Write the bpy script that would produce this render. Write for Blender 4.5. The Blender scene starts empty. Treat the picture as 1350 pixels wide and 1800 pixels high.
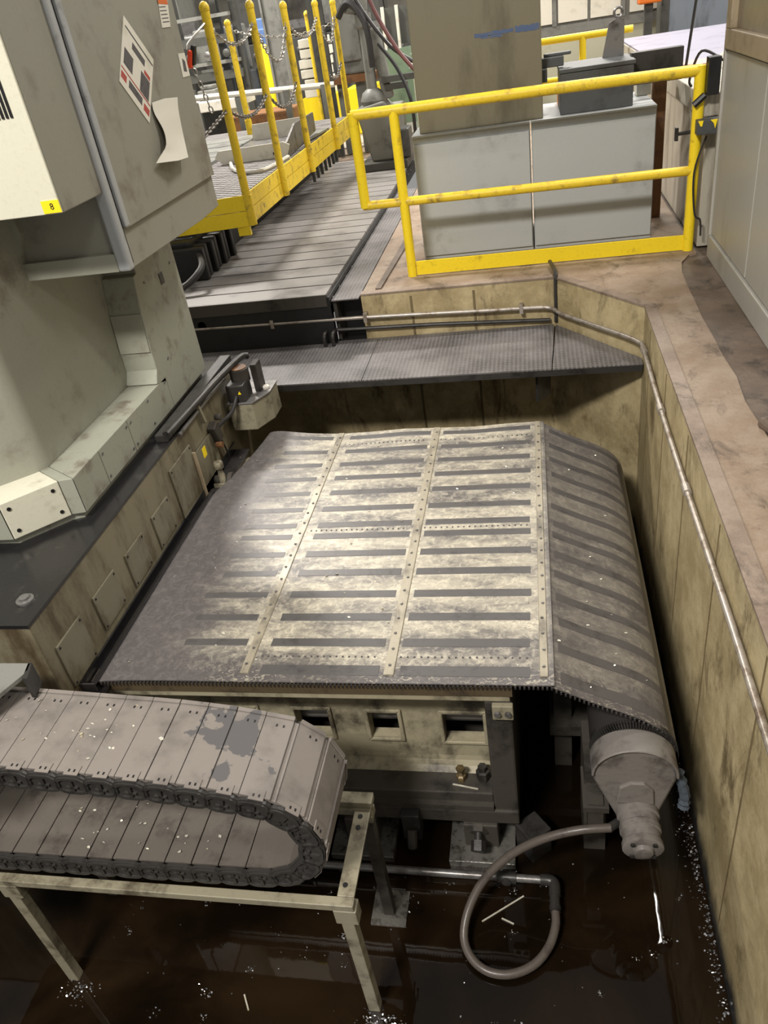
import bpy, math, random
from mathutils import Vector, Matrix
S = bpy.context.scene
COL = S.collection
rnd = random.Random(7)
PI = math.pi

# ------------------------------------------------------------------ camera
cam_d = bpy.data.cameras.new('camera'); cam = bpy.data.objects.new('camera', cam_d); COL.objects.link(cam)
cam_d.sensor_fit = 'VERTICAL'; cam_d.sensor_height = 36.0; cam_d.lens = 36.0 * 1352 / 1800
cam_d.clip_start = 0.05; cam_d.clip_end = 200
RC = Matrix(((0.9788229, 0.0313092, 0.2023004), (0.1501674, 0.5618033, -0.8135274), (-0.1391239, 0.8266782, 0.5452043)))
cam.matrix_world = Matrix.Translation((0, 0, 1.645)) @ RC.to_4x4()
S.camera = cam
# ------------------------------------------------------------------ light
w = bpy.data.worlds.new('hall'); S.world = w; w.use_nodes = True
bg = w.node_tree.nodes['Background']; bg.inputs[0].default_value = (1.0, 0.97, 0.93, 1); bg.inputs[1].default_value = 0.31
def high_bay(x, y, z, power, size=(1.6, 0.7), target=None):
    d = bpy.data.lights.new('high_bay_light', 'AREA'); d.shape = 'RECTANGLE'; d.size, d.size_y = size
    d.energy = power; d.color = (1.0, 0.955, 0.89)
    o = bpy.data.objects.new('high_bay_light', d); COL.objects.link(o); o.location = (x, y, z)
    if target: o.rotation_euler = (Vector(target) - Vector((x, y, z))).to_track_quat('-Z', 'Y').to_euler()
    return o
high_bay(-2.4, -2.6, 6.2, 820, target=(-.6, 2.8, 0))
high_bay(3.0, -1.0, 7.0, 170)
high_bay(-4.9, 11.0, 6.4, 1000)
high_bay(2.2, 6.5, 7.0, 460)
high_bay(.8, 15.5, 7.0, 1100, size=(3, 2))
high_bay(-9.0, 12.0, 7.0, 450, size=(3, 2))
high_bay(6.0, 13.0, 7.0, 550, size=(3, 2))
S.view_settings.view_transform = 'Standard'; S.view_settings.look = 'None'
S.view_settings.gamma = 1.0; S.view_settings.use_curve_mapping = False
S.view_settings.exposure = 0.0

# ------------------------------------------------------------------ helpers
def lin(c):
    return tuple(((v / 255) / 12.92 if v / 255 <= .04045 else (((v / 255) + .055) / 1.055) ** 2.4) for v in c) + (1,)
class MB:
    def __init__(s): s.v = []; s.f = []
    def add(s, vs, fs):
        o = len(s.v); s.v += [tuple(p) for p in vs]; s.f += [tuple(i + o for i in f) for f in fs]; return s
    def box(s, x0, x1, y0, y1, z0, z1):
        return s.add([(x0, y0, z0), (x1, y0, z0), (x1, y1, z0), (x0, y1, z0), (x0, y0, z1), (x1, y0, z1), (x1, y1, z1), (x0, y1, z1)],
                     [(0, 3, 2, 1), (4, 5, 6, 7), (0, 1, 5, 4), (1, 2, 6, 5), (2, 3, 7, 6), (3, 0, 4, 7)])
    def obox(s, c, size, rot=(0, 0, 0), M=None):
        if M is None:
            from mathutils import Euler
            M = Euler(rot).to_matrix()
        b = MB().box(-size[0] / 2, size[0] / 2, -size[1] / 2, size[1] / 2, -size[2] / 2, size[2] / 2)
        return s.add([M @ Vector(p) + Vector(c) for p in b.v], b.f)
    def bar(s, p0, p1, w_, h_):            # rectangular bar between two points
        p0, p1 = Vector(p0), Vector(p1); d = p1 - p0; L = d.length
        q = d.to_track_quat('Y', 'Z').to_matrix()
        return s.obox((p0 + p1) / 2, (w_, L, h_), M=q)
    def cyl(s, p0, p1, r0, r1=None, n=14):
        return s.tube([p0, p1], [r0, r0 if r1 is None else r1], n)
    def tube(s, path, r, n=10, closed=False):
        P = [Vector(p) for p in path]; m = len(P)
        rs = r if isinstance(r, (list, tuple)) else [r] * m
        vs = []; up = None
        for i, p in enumerate(P):
            if closed: t = P[(i + 1) % m] - P[i - 1]
            else: t = P[min(i + 1, m - 1)] - P[max(i - 1, 0)]
            t.normalize()
            if up is None:
                a = Vector((0, 0, 1)) if abs(t.z) < .9 else Vector((0, 1, 0)); up = t.cross(a).normalized()
            up = (up - t * up.dot(t)).normalized(); b = t.cross(up)
            for k in range(n):
                a = 2 * PI * k / n; vs.append(p + (up * math.cos(a) + b * math.sin(a)) * rs[i])
        fs = []
        for i in range(m if closed else m - 1):
            j = (i + 1) % m
            for k in range(n):
                fs.append((i * n + k, i * n + (k + 1) % n, j * n + (k + 1) % n, j * n + k))
        if not closed: fs += [tuple(range(n))[::-1], tuple((m - 1) * n + k for k in range(n))]
        return s.add(vs, fs)
    def prism(s, poly, axis, a0, a1):      # poly in the two other axes, in order
        n = len(poly)
        def mk(p, a): return {'x': (a, p[0], p[1]), 'y': (p[0], a, p[1]), 'z': (p[0], p[1], a)}[axis]
        vs = [mk(p, a0) for p in poly] + [mk(p, a1) for p in poly]
        fs = [tuple(range(n))[::-1], tuple(range(n, 2 * n))] + [(i, (i + 1) % n, n + (i + 1) % n, n + i) for i in range(n)]
        return s.add(vs, fs)
    def lathe(s, c, prof, axis=(0, 0, 1), n=20):   # prof: (r, h) pairs along the axis
        ax = Vector(axis).normalized()
        return s.tube([Vector(c) + ax * h for r, h in prof], [max(r, 1e-4) for r, h in prof], n)
    def mesh(s, name, smooth=False):
        me = bpy.data.meshes.new(name); me.from_pydata(s.v, [], s.f); me.validate()
        import bmesh
        bm = bmesh.new(); bm.from_mesh(me); bmesh.ops.recalc_face_normals(bm, faces=bm.faces); bm.to_mesh(me); bm.free()
        if smooth:
            me.polygons.foreach_set('use_smooth', [True] * len(me.polygons)); me.set_sharp_from_angle(angle=math.radians(38))
        return me
WL = {}
def wloc(o): return WL.get(o.name, Vector((0, 0, 0)))
def tag(o, label=None, cat=None, group=None, kind=None):
    if label: o['label'] = label
    if cat: o['category'] = cat
    if group: o['group'] = group
    if kind: o['kind'] = kind
    return o
def thing(name, label, cat, loc, group=None):
    o = bpy.data.objects.new(name, None); COL.objects.link(o); o.location = loc; o.empty_display_size = .1
    WL[o.name] = Vector(loc); return tag(o, label, cat, group)
def put(me, name, mat, parent=None, loc=(0, 0, 0), rot=None, bevel=0):  # loc = world position of the mesh origin
    o = bpy.data.objects.new(name, me); COL.objects.link(o)
    if not me.materials: me.materials.append(mat)
    o.location = Vector(loc) - (wloc(parent) if parent else Vector())
    if rot is not None: o.rotation_euler = rot
    if parent: o.parent = parent
    if bevel:
        m = o.modifiers.new('bevel', 'BEVEL'); m.width = bevel; m.segments = 2; m.limit_method = 'ANGLE'; m.angle_limit = .6
    WL[o.name] = Vector(loc); return o
def build(mb, name, mat, parent=None, loc=None, smooth=False, bevel=0):
    xs = list(zip(*mb.v))
    if loc is None: loc = Vector(((min(xs[0]) + max(xs[0])) / 2, (min(xs[1]) + max(xs[1])) / 2, min(xs[2])))
    loc = Vector(loc); mb.v = [tuple(Vector(p) - loc) for p in mb.v]
    return put(mb.mesh(name, smooth), name, mat, parent, loc, bevel=bevel)
def struct(mb, name, mat, parent=None, **k):
    return tag(build(mb, name, mat, parent, **k), kind='structure')

# ------------------------------------------------------------------ materials
class NT:
    def __init__(s, name):
        s.m = bpy.data.materials.new(name); s.m.use_nodes = True; s.t = s.m.node_tree; s.b = s.t.nodes['Principled BSDF']
    def n(s, typ, **k):
        nd = s.t.nodes.new(typ)
        for a, v in k.items(): setattr(nd, a, v)
        return nd
    def l(s, a, b): s.t.links.new(a, b)
    def pos(s): return s.n('ShaderNodeNewGeometry').outputs['Position']
    def mapped(s, vec, scale):
        m = s.n('ShaderNodeMapping'); s.l(vec, m.inputs[0]); m.inputs['Scale'].default_value = scale; return m.outputs[0]
    def noise(s, vec, scale, detail=6, rough=.6, dist=0):
        nd = s.n('ShaderNodeTexNoise'); s.l(vec, nd.inputs['Vector']); nd.inputs['Scale'].default_value = scale
        nd.inputs['Detail'].default_value = detail; nd.inputs['Roughness'].default_value = rough; nd.inputs['Distortion'].default_value = dist
        return nd.outputs[0]
    def ramp(s, fac, a, b):                 # 0 below a, 1 above b
        nd = s.n('ShaderNodeMapRange'); nd.interpolation_type = 'SMOOTHSTEP'; s.l(fac, nd.inputs[0])
        nd.inputs[1].default_value = a; nd.inputs[2].default_value = b; return nd.outputs[0]
    def math(s, op, a, b=None):
        nd = s.n('ShaderNodeMath', operation=op)
        for i, v in enumerate((a, b)):
            if v is None: continue
            if isinstance(v, (int, float)): nd.inputs[i].default_value = v
            else: s.l(v, nd.inputs[i])
        return nd.outputs[0]
    def mix(s, fac, a, b):
        nd = s.n('ShaderNodeMix', data_type='RGBA')
        if isinstance(fac, (int, float)): nd.inputs[0].default_value = fac
        else: s.l(fac, nd.inputs[0])
        for i, v in ((6, a), (7, b)):
            if isinstance(v, tuple): nd.inputs[i].default_value = v
            else: s.l(v, nd.inputs[i])
        return nd.outputs[2]
    def xyz(s, vec):
        nd = s.n('ShaderNodeSeparateXYZ'); s.l(vec, nd.inputs[0]); return nd.outputs
    def bump(s, h, strength, dist=.01):
        nd = s.n('ShaderNodeBump'); s.l(h, nd.inputs['Height']); nd.inputs['Strength'].default_value = strength
        nd.inputs['Distance'].default_value = dist; s.l(nd.outputs[0], s.b.inputs['Normal']); return nd
    def fin(s, col, rough=.6, metal=0, spec=.5):
        if isinstance(col, tuple): s.b.inputs['Base Color'].default_value = col
        else: s.l(col, s.b.inputs['Base Color'])
        if isinstance(rough, (int, float)): s.b.inputs['Roughness'].default_value = rough
        else: s.l(rough, s.b.inputs['Roughness'])
        s.b.inputs['Metallic'].default_value = metal; s.b.inputs['Specular IOR Level'].default_value = spec
        return s.m
def paint(name, col, dirt=None, amt=.5, scale=5, rough=.5, metal=0, stretch=(1, 1, 1), bump=.15, bscale=60, fine=.12, spec=.4):
    t = NT(name); p = t.pos(); c = lin(col)
    q = t.mapped(p, stretch)
    n1 = t.noise(q, scale, 8, .65); n2 = t.noise(p, bscale, 4, .6)
    d = lin(dirt) if dirt else tuple(v * .55 for v in c[:3]) + (1,)
    col1 = t.mix(t.ramp(n1, .62 - .3 * amt, .82 - .22 * amt), c, d)
    col2 = t.mix(t.math('MULTIPLY', t.ramp(n2, .5, .75), fine), col1, d)
    if bump: t.bump(n2, bump, .004)
    return t.fin(col2, rough, metal, spec)

M = {}
M['machine'] = paint('machine_paint', (152, 152, 138), (112, 105, 92), .35, 3, .42)
M['machine_side'] = paint('machine_cabinet_paint', (140, 138, 126), (112, 104, 94), .35, 4, .45)
M['cream'] = paint('cream_panel_paint', (206, 203, 184), (150, 140, 122), .22, 5, .4)
M['ductpaint'] = paint('duct_paint', (150, 151, 137), (106, 97, 84), .4, 6, .45)
M['trim'] = paint('aluminium_edge', (166, 168, 168), (126, 126, 124), .3, 9, .4, .1)
M['basewall'] = paint('oil_stained_base', (122, 115, 94), (72, 60, 42), .66, 5, .38, stretch=(1, 1, .35), bump=.25)
M['baseplate'] = paint('oil_stained_cover_plate', (118, 113, 95), (74, 64, 46), .55, 7, .36, stretch=(1, 1, .4))
M['deckblack'] = paint('oily_black_deck', (30, 29, 30), (62, 60, 58), .2, 8, .22, spec=.6)
M['yellow'] = paint('yellow_paint', (238, 208, 38), (140, 108, 40), .16, 9, .38, fine=.15)
M['yellow_worn'] = paint('worn_yellow_paint', (226, 194, 46), (134, 110, 54), .42, 11, .45, fine=.3)
M['greycab'] = paint('grey_cabinet', (166, 169, 168), (138, 139, 137), .35, 3, .45)
M['greenblock'] = paint('olive_stained_steel', (110, 104, 85), (84, 78, 62), .5, 3, .5, stretch=(1, 1, .3))
M['blue_smear'] = paint('blue_chalk', (72, 88, 120), (100, 98, 84), .5, 14, .7)
M['darkbox'] = paint('charcoal_paint', (72, 74, 74), (54, 52, 50), .4, 4, .45)
M['darkmetal'] = paint('dark_oily_steel', (58, 56, 54), (34, 32, 31), .5, 8, .38, .3)
M['black'] = paint('black_grime_and_shade', (26, 25, 25), (12, 12, 12), .4, 8, .45)  # real black parts and grime, also added fillers standing in for shade
M['steel'] = paint('worn_steel', (128, 126, 124), (82, 78, 74), .5, 12, .35, .55)
M['conduit'] = paint('galvanised_conduit', (168, 160, 150), (112, 96, 80), .5, 14, .35, .45)
M['pit_concrete'] = None
M['white'] = paint('white_enamel', (206, 202, 190), (150, 142, 128), .3, 4, .5)
M['whitefar'] = paint('far_white_doors', (216, 212, 198), (180, 174, 156), .3, 3, .5)
M['sage'] = paint('sage_panel', (176, 174, 152), (150, 146, 124), .3, 3, .5)
M['bluegrey'] = paint('blue_grey_cabinet', (124, 132, 142), (84, 86, 90), .4, 3, .5, stretch=(1, 1, .3))
M['lilac'] = paint('lilac_sheet', (140, 137, 152), (116, 112, 126), .4, 3, .5)
M['pink'] = paint('pink_rag', (206, 160, 150), (170, 130, 120), .3, 9, .8)
M['slabside'] = paint('dirty_cream_base', (172, 166, 152), (112, 104, 94), .5, 4, .5, stretch=(1.6, 1.6, .25))
M['enclosure'] = paint('pale_enclosure_sheet', (168, 165, 156), (146, 141, 130), .35, 2.5, .42, stretch=(1, 1, .4))
M['grating'] = paint('galvanised_mesh', (160, 156, 154), (110, 106, 104), .45, 5, .5, .2)
M['tan'] = paint('tan_frame', (158, 142, 116), (126, 112, 90), .4, 5, .5)
M['tan_glass'] = paint('dusty_tan_pane', (128, 116, 98), (112, 100, 84), .4, 2, .25)
M['orange'] = paint('orange_paint', (214, 112, 38), (140, 74, 34), .3, 6, .45)
M['rust'] = paint('brown_rust', (120, 82, 48), (78, 54, 36), .5, 6, .6)
M['paper'] = paint('white_paper', (214, 210, 196), (186, 182, 160), .3, 4, .7, bump=.05)
M['print'] = paint('print_dark', (84, 80, 80), (60, 56, 58), .4, 30, .7, bump=0)
M['printred'] = paint('print_red', (170, 74, 64), (140, 60, 56), .4, 30, .7, bump=0)
M['stickeryellow'] = paint('yellow_sticker', (244, 214, 30), None, .1, 4, .5, bump=0)
M['orangeprint'] = paint('orange_sticker', (206, 104, 48), None, .1, 4, .5, bump=0)
M['chain'] = paint('zinc_chain', (172, 168, 160), (96, 92, 86), .45, 20, .3, .6)
M['chaindark'] = paint('dull_chain', (120, 114, 106), (70, 66, 60), .45, 20, .45, .4)
M['redgrip'] = paint('red_plastic', (220, 66, 32), None, .2, 9, .4)
M['hose'] = paint('brown_rubber_hose', (84, 77, 71), (52, 47, 44), .4, 12, .35)
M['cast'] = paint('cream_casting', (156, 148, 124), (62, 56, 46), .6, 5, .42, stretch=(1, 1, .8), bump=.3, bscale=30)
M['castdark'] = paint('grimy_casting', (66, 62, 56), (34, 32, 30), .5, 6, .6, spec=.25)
M['beambrown'] = paint('brown_stained_beam', (86, 74, 56), (52, 46, 38), .5, 6, .4)
M['gear'] = paint('dusty_gearbox', (116, 111, 106), (78, 72, 68), .45, 9, .5, bump=.4, bscale=40)
M['padmetal'] = paint('wet_levelling_pad', (120, 118, 112), (60, 56, 50), .55, 30, .22, .5, bump=.6, bscale=90)
M['tablepaint'] = paint('cream_stand_paint', (136, 130, 110), (76, 68, 54), .52, 9, .45)
M['linkside'] = paint('black_chain_link', (50, 48, 46), (32, 30, 29), .4, 20, .45)
M['slot'] = paint('bed_slat_steel', (138, 134, 131), (100, 96, 94), .45, 3, .42, .15)
M['floorfar'] = paint('shop_floor', (150, 144, 136), (104, 98, 92), .45, 2, .55)
M['bgdark'] = paint('dark_machine_paint', (72, 72, 68), (42, 42, 40), .45, 4, .5)
M['bggrey'] = paint('mid_grey_machine', (120, 120, 114), (84, 82, 78), .45, 4, .5)
M['bgblue'] = paint('blue_machine', (92, 120, 170), (74, 92, 130), .4, 4, .5)
M['bggreen'] = paint('green_machine', (110, 128, 108), (84, 96, 82), .4, 4, .5)
M['hallwall'] = paint('far_hall_wall', (120, 116, 106), (82, 78, 72), .5, .8, .8)
M['cable_red'] = paint('maroon_cable', (92, 52, 48), (60, 36, 34), .4, 9, .5)
M['cable'] = paint('black_cable', (44, 42, 42), (30, 28, 28), .4, 9, .45)
M['brass'] = paint('brass', (112, 96, 64), (70, 60, 42), .5, 9, .4, .3)

def concrete(name, a, b, c, wet=None):
    t = NT(name); p = t.pos()
    n1 = t.noise(p, 3.0, 12, .76, .15); n2 = t.noise(t.mapped(p, (1, .7, .35)), 5.5, 10, .75, .4); n3 = t.noise(p, 70, 4)
    col = t.mix(t.ramp(n1, .35, .62), lin(a), lin(b))
    col = t.mix(t.ramp(n2, .5, .68), col, lin(c))
    if wet is not None:
        z = t.xyz(p)[2]
        f = t.math('ADD', z, t.math('MULTIPLY', t.math('SUBTRACT', n2, .5), .35))
        col = t.mix(t.ramp(f, wet[0], wet[1]), (.012, .011, .010, 1), col)
    t.bump(t.math('ADD', t.math('MULTIPLY', n3, .4), n1), .35, .012)
    return t.fin(col, .55, 0, .4)
M['pit_concrete'] = concrete('pit_wall_concrete', (190, 174, 136), (154, 138, 102), (104, 90, 63), (-1.53, -1.37))
M['ledge'] = concrete('ledge_concrete', (154, 137, 119), (134, 113, 93), (94, 79, 65))
M['curb'] = concrete('curb_edge', (150, 134, 119), (124, 107, 93), (88, 75, 64))
M['darkfloor'] = concrete('grimy_floor', (114, 99, 86), (90, 77, 66), (62, 53, 46))
M['ragblue'] = paint('oily_blue_rag', (66, 74, 82), (40, 44, 48), .5, 20, .8)
M['seam'] = paint('form_seam', (112, 98, 70), (86, 74, 52), .5, 6, .7)
M['pitfloor'] = concrete('pit_floor', (40, 32, 24), (24, 19, 14), (14, 11, 9))

def mat_water():
    t = NT('oily_coolant'); p = t.pos()
    n = t.noise(p, 1.6, 5, .6, .5); b = t.noise(p, 5, 3, .5)
    t.bump(b, .05, .01)
    return t.fin(t.mix(t.ramp(n, .35, .7), (.0045, .0028, .0015, 1), (.015, .0085, .004, 1)), .03, 0, .28)
M['water'] = mat_water()
def mat_tread(name, a, b, rough=.4, k=75):
    t = NT(name); p = t.pos(); x, y, z = t.xyz(p)
    n = t.noise(p, 3, 8, .65)
    s = t.math('MULTIPLY', t.math('SINE', t.math('MULTIPLY', t.math('ADD', x, y), k)), t.math('SINE', t.math('MULTIPLY', t.math('SUBTRACT', x, y), k)))
    h = t.ramp(s, .1, .6)
    col = t.mix(t.ramp(n, .35, .68), lin(a), lin(b))
    col = t.mix(t.math('MULTIPLY', h, .3), col, lin((170, 166, 160)))
    t.bump(h, .6, .004)
    return t.fin(col, rough, .12, .5)
M['tread'] = mat_tread('tread_plate', (118, 114, 114), (82, 79, 79), k=118)
def mat_apron():
    t = NT('apron_sheet'); p = t.pos(); x, y, z = t.xyz(p)
    n1 = t.noise(t.mapped(p, (.8, 2.4, 1)), 3.2, 10, .72, .3); n2 = t.noise(p, 26, 8, .75, .8); n3 = t.noise(p, 160, 3)
    crack = t.ramp(t.noise(t.mapped(p, (1, 1.6, 1)), 34, 3, .5, 1.6), .56, .60)
    # worn pale zone: fades towards the oily left side and the dark hem, weaker over the roller
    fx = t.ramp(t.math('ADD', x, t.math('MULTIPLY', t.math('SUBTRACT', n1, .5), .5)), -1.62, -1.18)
    fy = t.ramp(t.math('ADD', y, t.math('MULTIPLY', t.math('SUBTRACT', n2, .5), .18)), 2.08, 2.2)
    fr = t.math('SUBTRACT', 1, t.math('MULTIPLY', t.ramp(x, -.01, .02), .72))
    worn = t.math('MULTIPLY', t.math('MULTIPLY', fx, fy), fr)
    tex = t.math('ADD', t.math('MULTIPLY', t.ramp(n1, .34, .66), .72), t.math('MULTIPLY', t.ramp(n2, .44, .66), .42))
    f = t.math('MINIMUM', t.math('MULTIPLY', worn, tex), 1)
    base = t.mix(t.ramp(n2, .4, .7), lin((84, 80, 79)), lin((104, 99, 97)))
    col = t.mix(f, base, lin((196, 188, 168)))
    ck = t.math('MULTIPLY', t.math('MULTIPLY', crack, t.math('SUBTRACT', 1, t.ramp(y, 2.25, 2.75))), t.math('MULTIPLY', fx, t.ramp(n1, .4, .6)))
    col = t.mix(t.math('MULTIPLY', ck, .5), col, t.mix(fy, lin((196, 188, 166)), lin((96, 90, 82))))
    t.bump(t.math('ADD', n2, t.math('MULTIPLY', n3, .3)), .25, .004)
    return t.fin(col, .42, .1, .45)
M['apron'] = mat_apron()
M['apronbar'] = paint('rubbed_dark_bar', (84, 81, 80), (66, 63, 62), .4, 14, .42, .1)
M['apronstrip'] = paint('pale_riveted_strip', (160, 152, 134), (104, 98, 88), .55, 9, .4, .2, stretch=(1, .5, 1))
M['apronedge'] = paint('oily_hem', (60, 57, 56), (40, 38, 38), .4, 10, .3, .2)
def mat_chaincover():
    t = NT('dusty_link_cover'); p = t.pos()
    n1 = t.noise(p, 7, 8, .6); n2 = t.noise(p, 40, 4)
    col = t.mix(t.ramp(n1, .45, .75), lin((124, 117, 111)), lin((98, 92, 87)))
    # spilled-oil stain
    d = t.n('ShaderNodeVectorMath', operation='DISTANCE'); t.l(p, d.inputs[0]); d.inputs[1].default_value = (-1.03, 1.57, -.3)
    m = t.math('ADD', d.outputs['Value'], t.math('MULTIPLY', t.math('SUBTRACT', t.noise(p, 11, 4, .5), .5), .55))
    st = t.math('SUBTRACT', 1, t.ramp(m, .085, .1))
    col = t.mix(st, col, lin((86, 84, 84)))
    t.bump(n2, .1, .003)
    return t.fin(col, .55, 0, .35)
M['linkcover'] = mat_chaincover()
M['linkinner'] = paint('oily_link_cover', (92, 86, 80), (62, 57, 53), .45, 8, .42)
M['swarf'] = paint('bright_swarf', (226, 222, 208), (200, 180, 120), .4, 30, .25, .5)
M['foam'] = paint('glinting_chips', (214, 216, 222), (120, 116, 112), .4, 60, .12, .9)

# ------------------------------------------------------------------ setting
Zw = -1.555
b = MB().box(-5, .61, -1.6, 5.3, -1.8, -1.62); struct(b, 'floor_pit', M['pitfloor'])
tag(build(MB().box(-5, .609, -1.6, 5.148, -1.619, Zw), 'oily_coolant', M['water']), 'shallow dark brown oily coolant flooding the pit floor', 'liquid', kind='stuff')
# pit walls
struct(MB().box(.61, .67, -1.6, 4.48, -1.62, 0), 'wall_right', M['pit_concrete'])
def mitre(p0, p1, n0, n1, t=.06): return [p0, p1, (p1[0] + n1[0] * t, p1[1] + n1[1] * t), (p0[0] + n0[0] * t, p0[1] + n0[1] * t)]
A, B_ = (.12, 5.15), (.61, 4.48)
dn = Vector((.67, .49)).normalized()
struct(MB().prism([A, B_, (B_[0] + .06, B_[1] + .012), (A[0] + .03, A[1] + .06)], 'z', -1.62, 0), 'wall_diagonal', M['pit_concrete'])
struct(MB().prism([(-1.19, 5.15), A, (A[0] + .03, 5.21), (-1.19, 5.21)], 'z', -1.62, 0), 'wall_back', M['pit_concrete'])
struct(MB().box(-5, -1.19, 5.15, 5.21, -1.62, -.37), 'wall_back', M['pit_concrete'])
# form-board seams pressed into the pit walls (thin proud fins)
fins = MB()
for y in (1.05, 1.7, 2.35, 3.0, 3.62, 4.2): fins.box(.6075, .611, y, y + .008, -1.45, -.03)
for x in (-.85, -.42): fins.box(x, x + .014, 5.143, 5.151, -1.5, -.03)
tag(build(fins, 'trim_6', M['seam']), kind='structure')
# upper floor and curb trims
fl = MB().prism([(-1.19, 5.21), (.15, 5.21), (.67, 4.49), (.67, -1.6), (7, -1.6), (7, 26), (-14, 26), (-14, 10.9), (-1.19, 10.9)], 'z', -.16, -.014)
struct(fl, 'floor', M['darkfloor'])
edge = [(.885 + .007 * math.sin(k * 1.9) + rnd.uniform(-.008, .008), -1.6 + k * 6.1 / 24) for k in range(25)]
ov = MB().prism([(.67, -1.6)] + edge + [(.89, 4.75), (.90, 5.05), (.93, 5.25), (1.0, 5.4), (1.05, 5.42), (-1.19, 5.42), (-1.19, 5.21), (.15, 5.21), (.67, 4.49)], 'z', -.014, 0)
struct(ov, 'floor_ledge', M['ledge'])
struct(MB().box(-1.19, 1.05, 5.42, 12, -.014, 0), 'floor_back', M['ledge'])
struct(MB().box(-14, 7, 12, 26, -.013, .002), 'floor_far', M['floorfar'])
struct(MB().box(.606, .668, -1.6, 4.485, 0, .012), 'trim_1', M['curb'])
struct(MB().prism([(.117, 5.146), (.606, 4.477), (.672, 4.492), (.15, 5.214)], 'z', 0, .012), 'trim_2', M['curb'])
struct(MB().prism([(-1.19, 5.145), (.117, 5.145), (.15, 5.214), (-1.19, 5.214)], 'z', 0, .012), 'trim_3', M['curb'])
struct(MB().box(-14, 8, 25.9, 26.1, -.1, 9), 'wall_far', M['hallwall'])
struct(MB().box(-14.1, -13.9, -2, 26, -.1, 9), 'wall_left', M['hallwall'])

# right enclosure of pale sheet panels
en = thing('sheet_enclosure', 'tall pale sheet metal enclosure with a tan framed pane beside the pit ledge', 'enclosure', (1.2, 3.4, 0))
build(MB().box(1.14, 2.6, 0.2, 5.36, -.012, 3.2), 'body', M['enclosure'], en)
for (y0, y1, z0, z1) in [(4.42, 5.35, .14, 1.16), (3.35, 4.40, .14, 1.16), (2.2, 3.33, .14, 1.16), (1.0, 2.18, .14, 1.16)]:
    build(MB().box(1.112, 1.142, y0, y1, z0, z1), 'panel', M['enclosure'], en, bevel=.004)
build(MB().box(1.10, 1.142, .2, 5.36, -.012, .13), 'plinth', M['enclosure'], en, bevel=.006)
fr = build(MB().box(1.09, 1.142, .2, 5.33, 1.17, 1.27), 'window_rail', M['tan'], en, bevel=.006)
build(MB().box(1.09, 1.142, 5.22, 5.33, 1.27, 3.2), 'window_post', M['tan'], en, bevel=.006)
build(MB().box(1.125, 1.142, .2, 5.22, 1.27, 3.2), 'pane', M['tan_glass'], en)
build(MB().box(1.098, 1.142, 5.335, 5.37, .13, 3.2), 'corner_strip', M['enclosure'], en, bevel=.004)

# ------------------------------------------------------------------ apron cover
ap = thing('apron_cover', 'large grimy metal apron cover with dark cross bars rolling over the pit conveyor', 'machine cover', (-.7, 3.05, -.505))
prof = [(-1.85, -.520), (-1.78, -.512), (-1.6, -.505), (-1.2, -.505), (-.6, -.505), (-.03, -.505), (.01, -.512), (.08, -.548), (.16, -.590), (.24, -.628), (.31, -.662), (.37, -.700), (.42, -.745), (.455, -.80), (.475, -.86), (.478, -.93), (.462, -1.0), (.425, -1.05)]
def smooth_prof(P, k=3):
    out = []
    for i in range(len(P) - 1):
        p0 = P[max(i - 1, 0)]; p1 = P[i]; p2 = P[i + 1]; p3 = P[min(i + 2, len(P) - 1)]
        for j in range(k):
            t = j / k
            out.append(tuple(.5 * (2 * p1[a] + (p2[a] - p0[a]) * t + (2 * p0[a] - 5 * p1[a] + 4 * p2[a] - p3[a]) * t * t + (3 * p1[a] - p0[a] - 3 * p2[a] + p3[a]) * t ** 3) for a in range(2)))
    return out + [P[-1]]
PR = smooth_prof(prof)
def apz(x, y):
    for i in range(len(PR) - 1):
        if PR[i][0] <= x <= PR[i + 1][0]:
            t = (x - PR[i][0]) / max(PR[i + 1][0] - PR[i][0], 1e-6); z = PR[i][1] + t * (PR[i + 1][1] - PR[i][1]); break
    else: z = PR[-1][1]
    return z + bulge(x, y)
def bulge(x, y):
    s = .045 * math.exp(-((x + 1.66) / .17) ** 2) * max(0, min(1, (y - 3.5) / .6)) ** 2          # raised far left corner
    s -= .035 * max(0, min(1, (-.5 - 0 + x) / .3)) * 0
    s += .006 * math.sin(x * 9 + y * 2.1) * max(0, min(1, (y - 3.6) / .5))
    return s
def left_x(y):      # the sheet's left edge pulls away from the base wall at the far end
    return -1.85 + .19 * max(0, min(1, (y - 3.4) / .7))
Y0, Y1 = 2.03, 4.1
sh = MB(); ys = [Y0 + (Y1 - Y0) * k / 40 for k in range(41)]; n = len(PR); th = .006
vs = []
for lay in (0, 1):
    for y in ys:
        for x, z in PR:
            xx = x
            if x < -1.2: xx = -1.2 + (x + 1.2) * (left_x(y) + 1.2) / (-1.85 + 1.2)
            vs.append((xx, y, z + bulge(xx, y) - lay * th))
fs = []; m = len(ys); off = m * n
for j in range(m - 1):
    for i in range(n - 1):
        a = j * n + i; fs += [(a, a + 1, a + n + 1, a + n), (off + a, off + a + n, off + a + n + 1, off + a + 1)]
for i in range(n - 1): fs += [(i, off + i, off + i + 1, i + 1), ((m - 1) * n + i, (m - 1) * n + i + 1, off + (m - 1) * n + i + 1, off + (m - 1) * n + i)]
for j in range(m - 1): fs += [(j * n, (j + 1) * n, off + (j + 1) * n, off + j * n), (j * n + n - 1, off + j * n + n - 1, off + (j + 1) * n + n - 1, (j + 1) * n + n - 1)]
sh.add(vs, fs); build(sh, 'sheet', M['apron'], ap, smooth=True)
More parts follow.
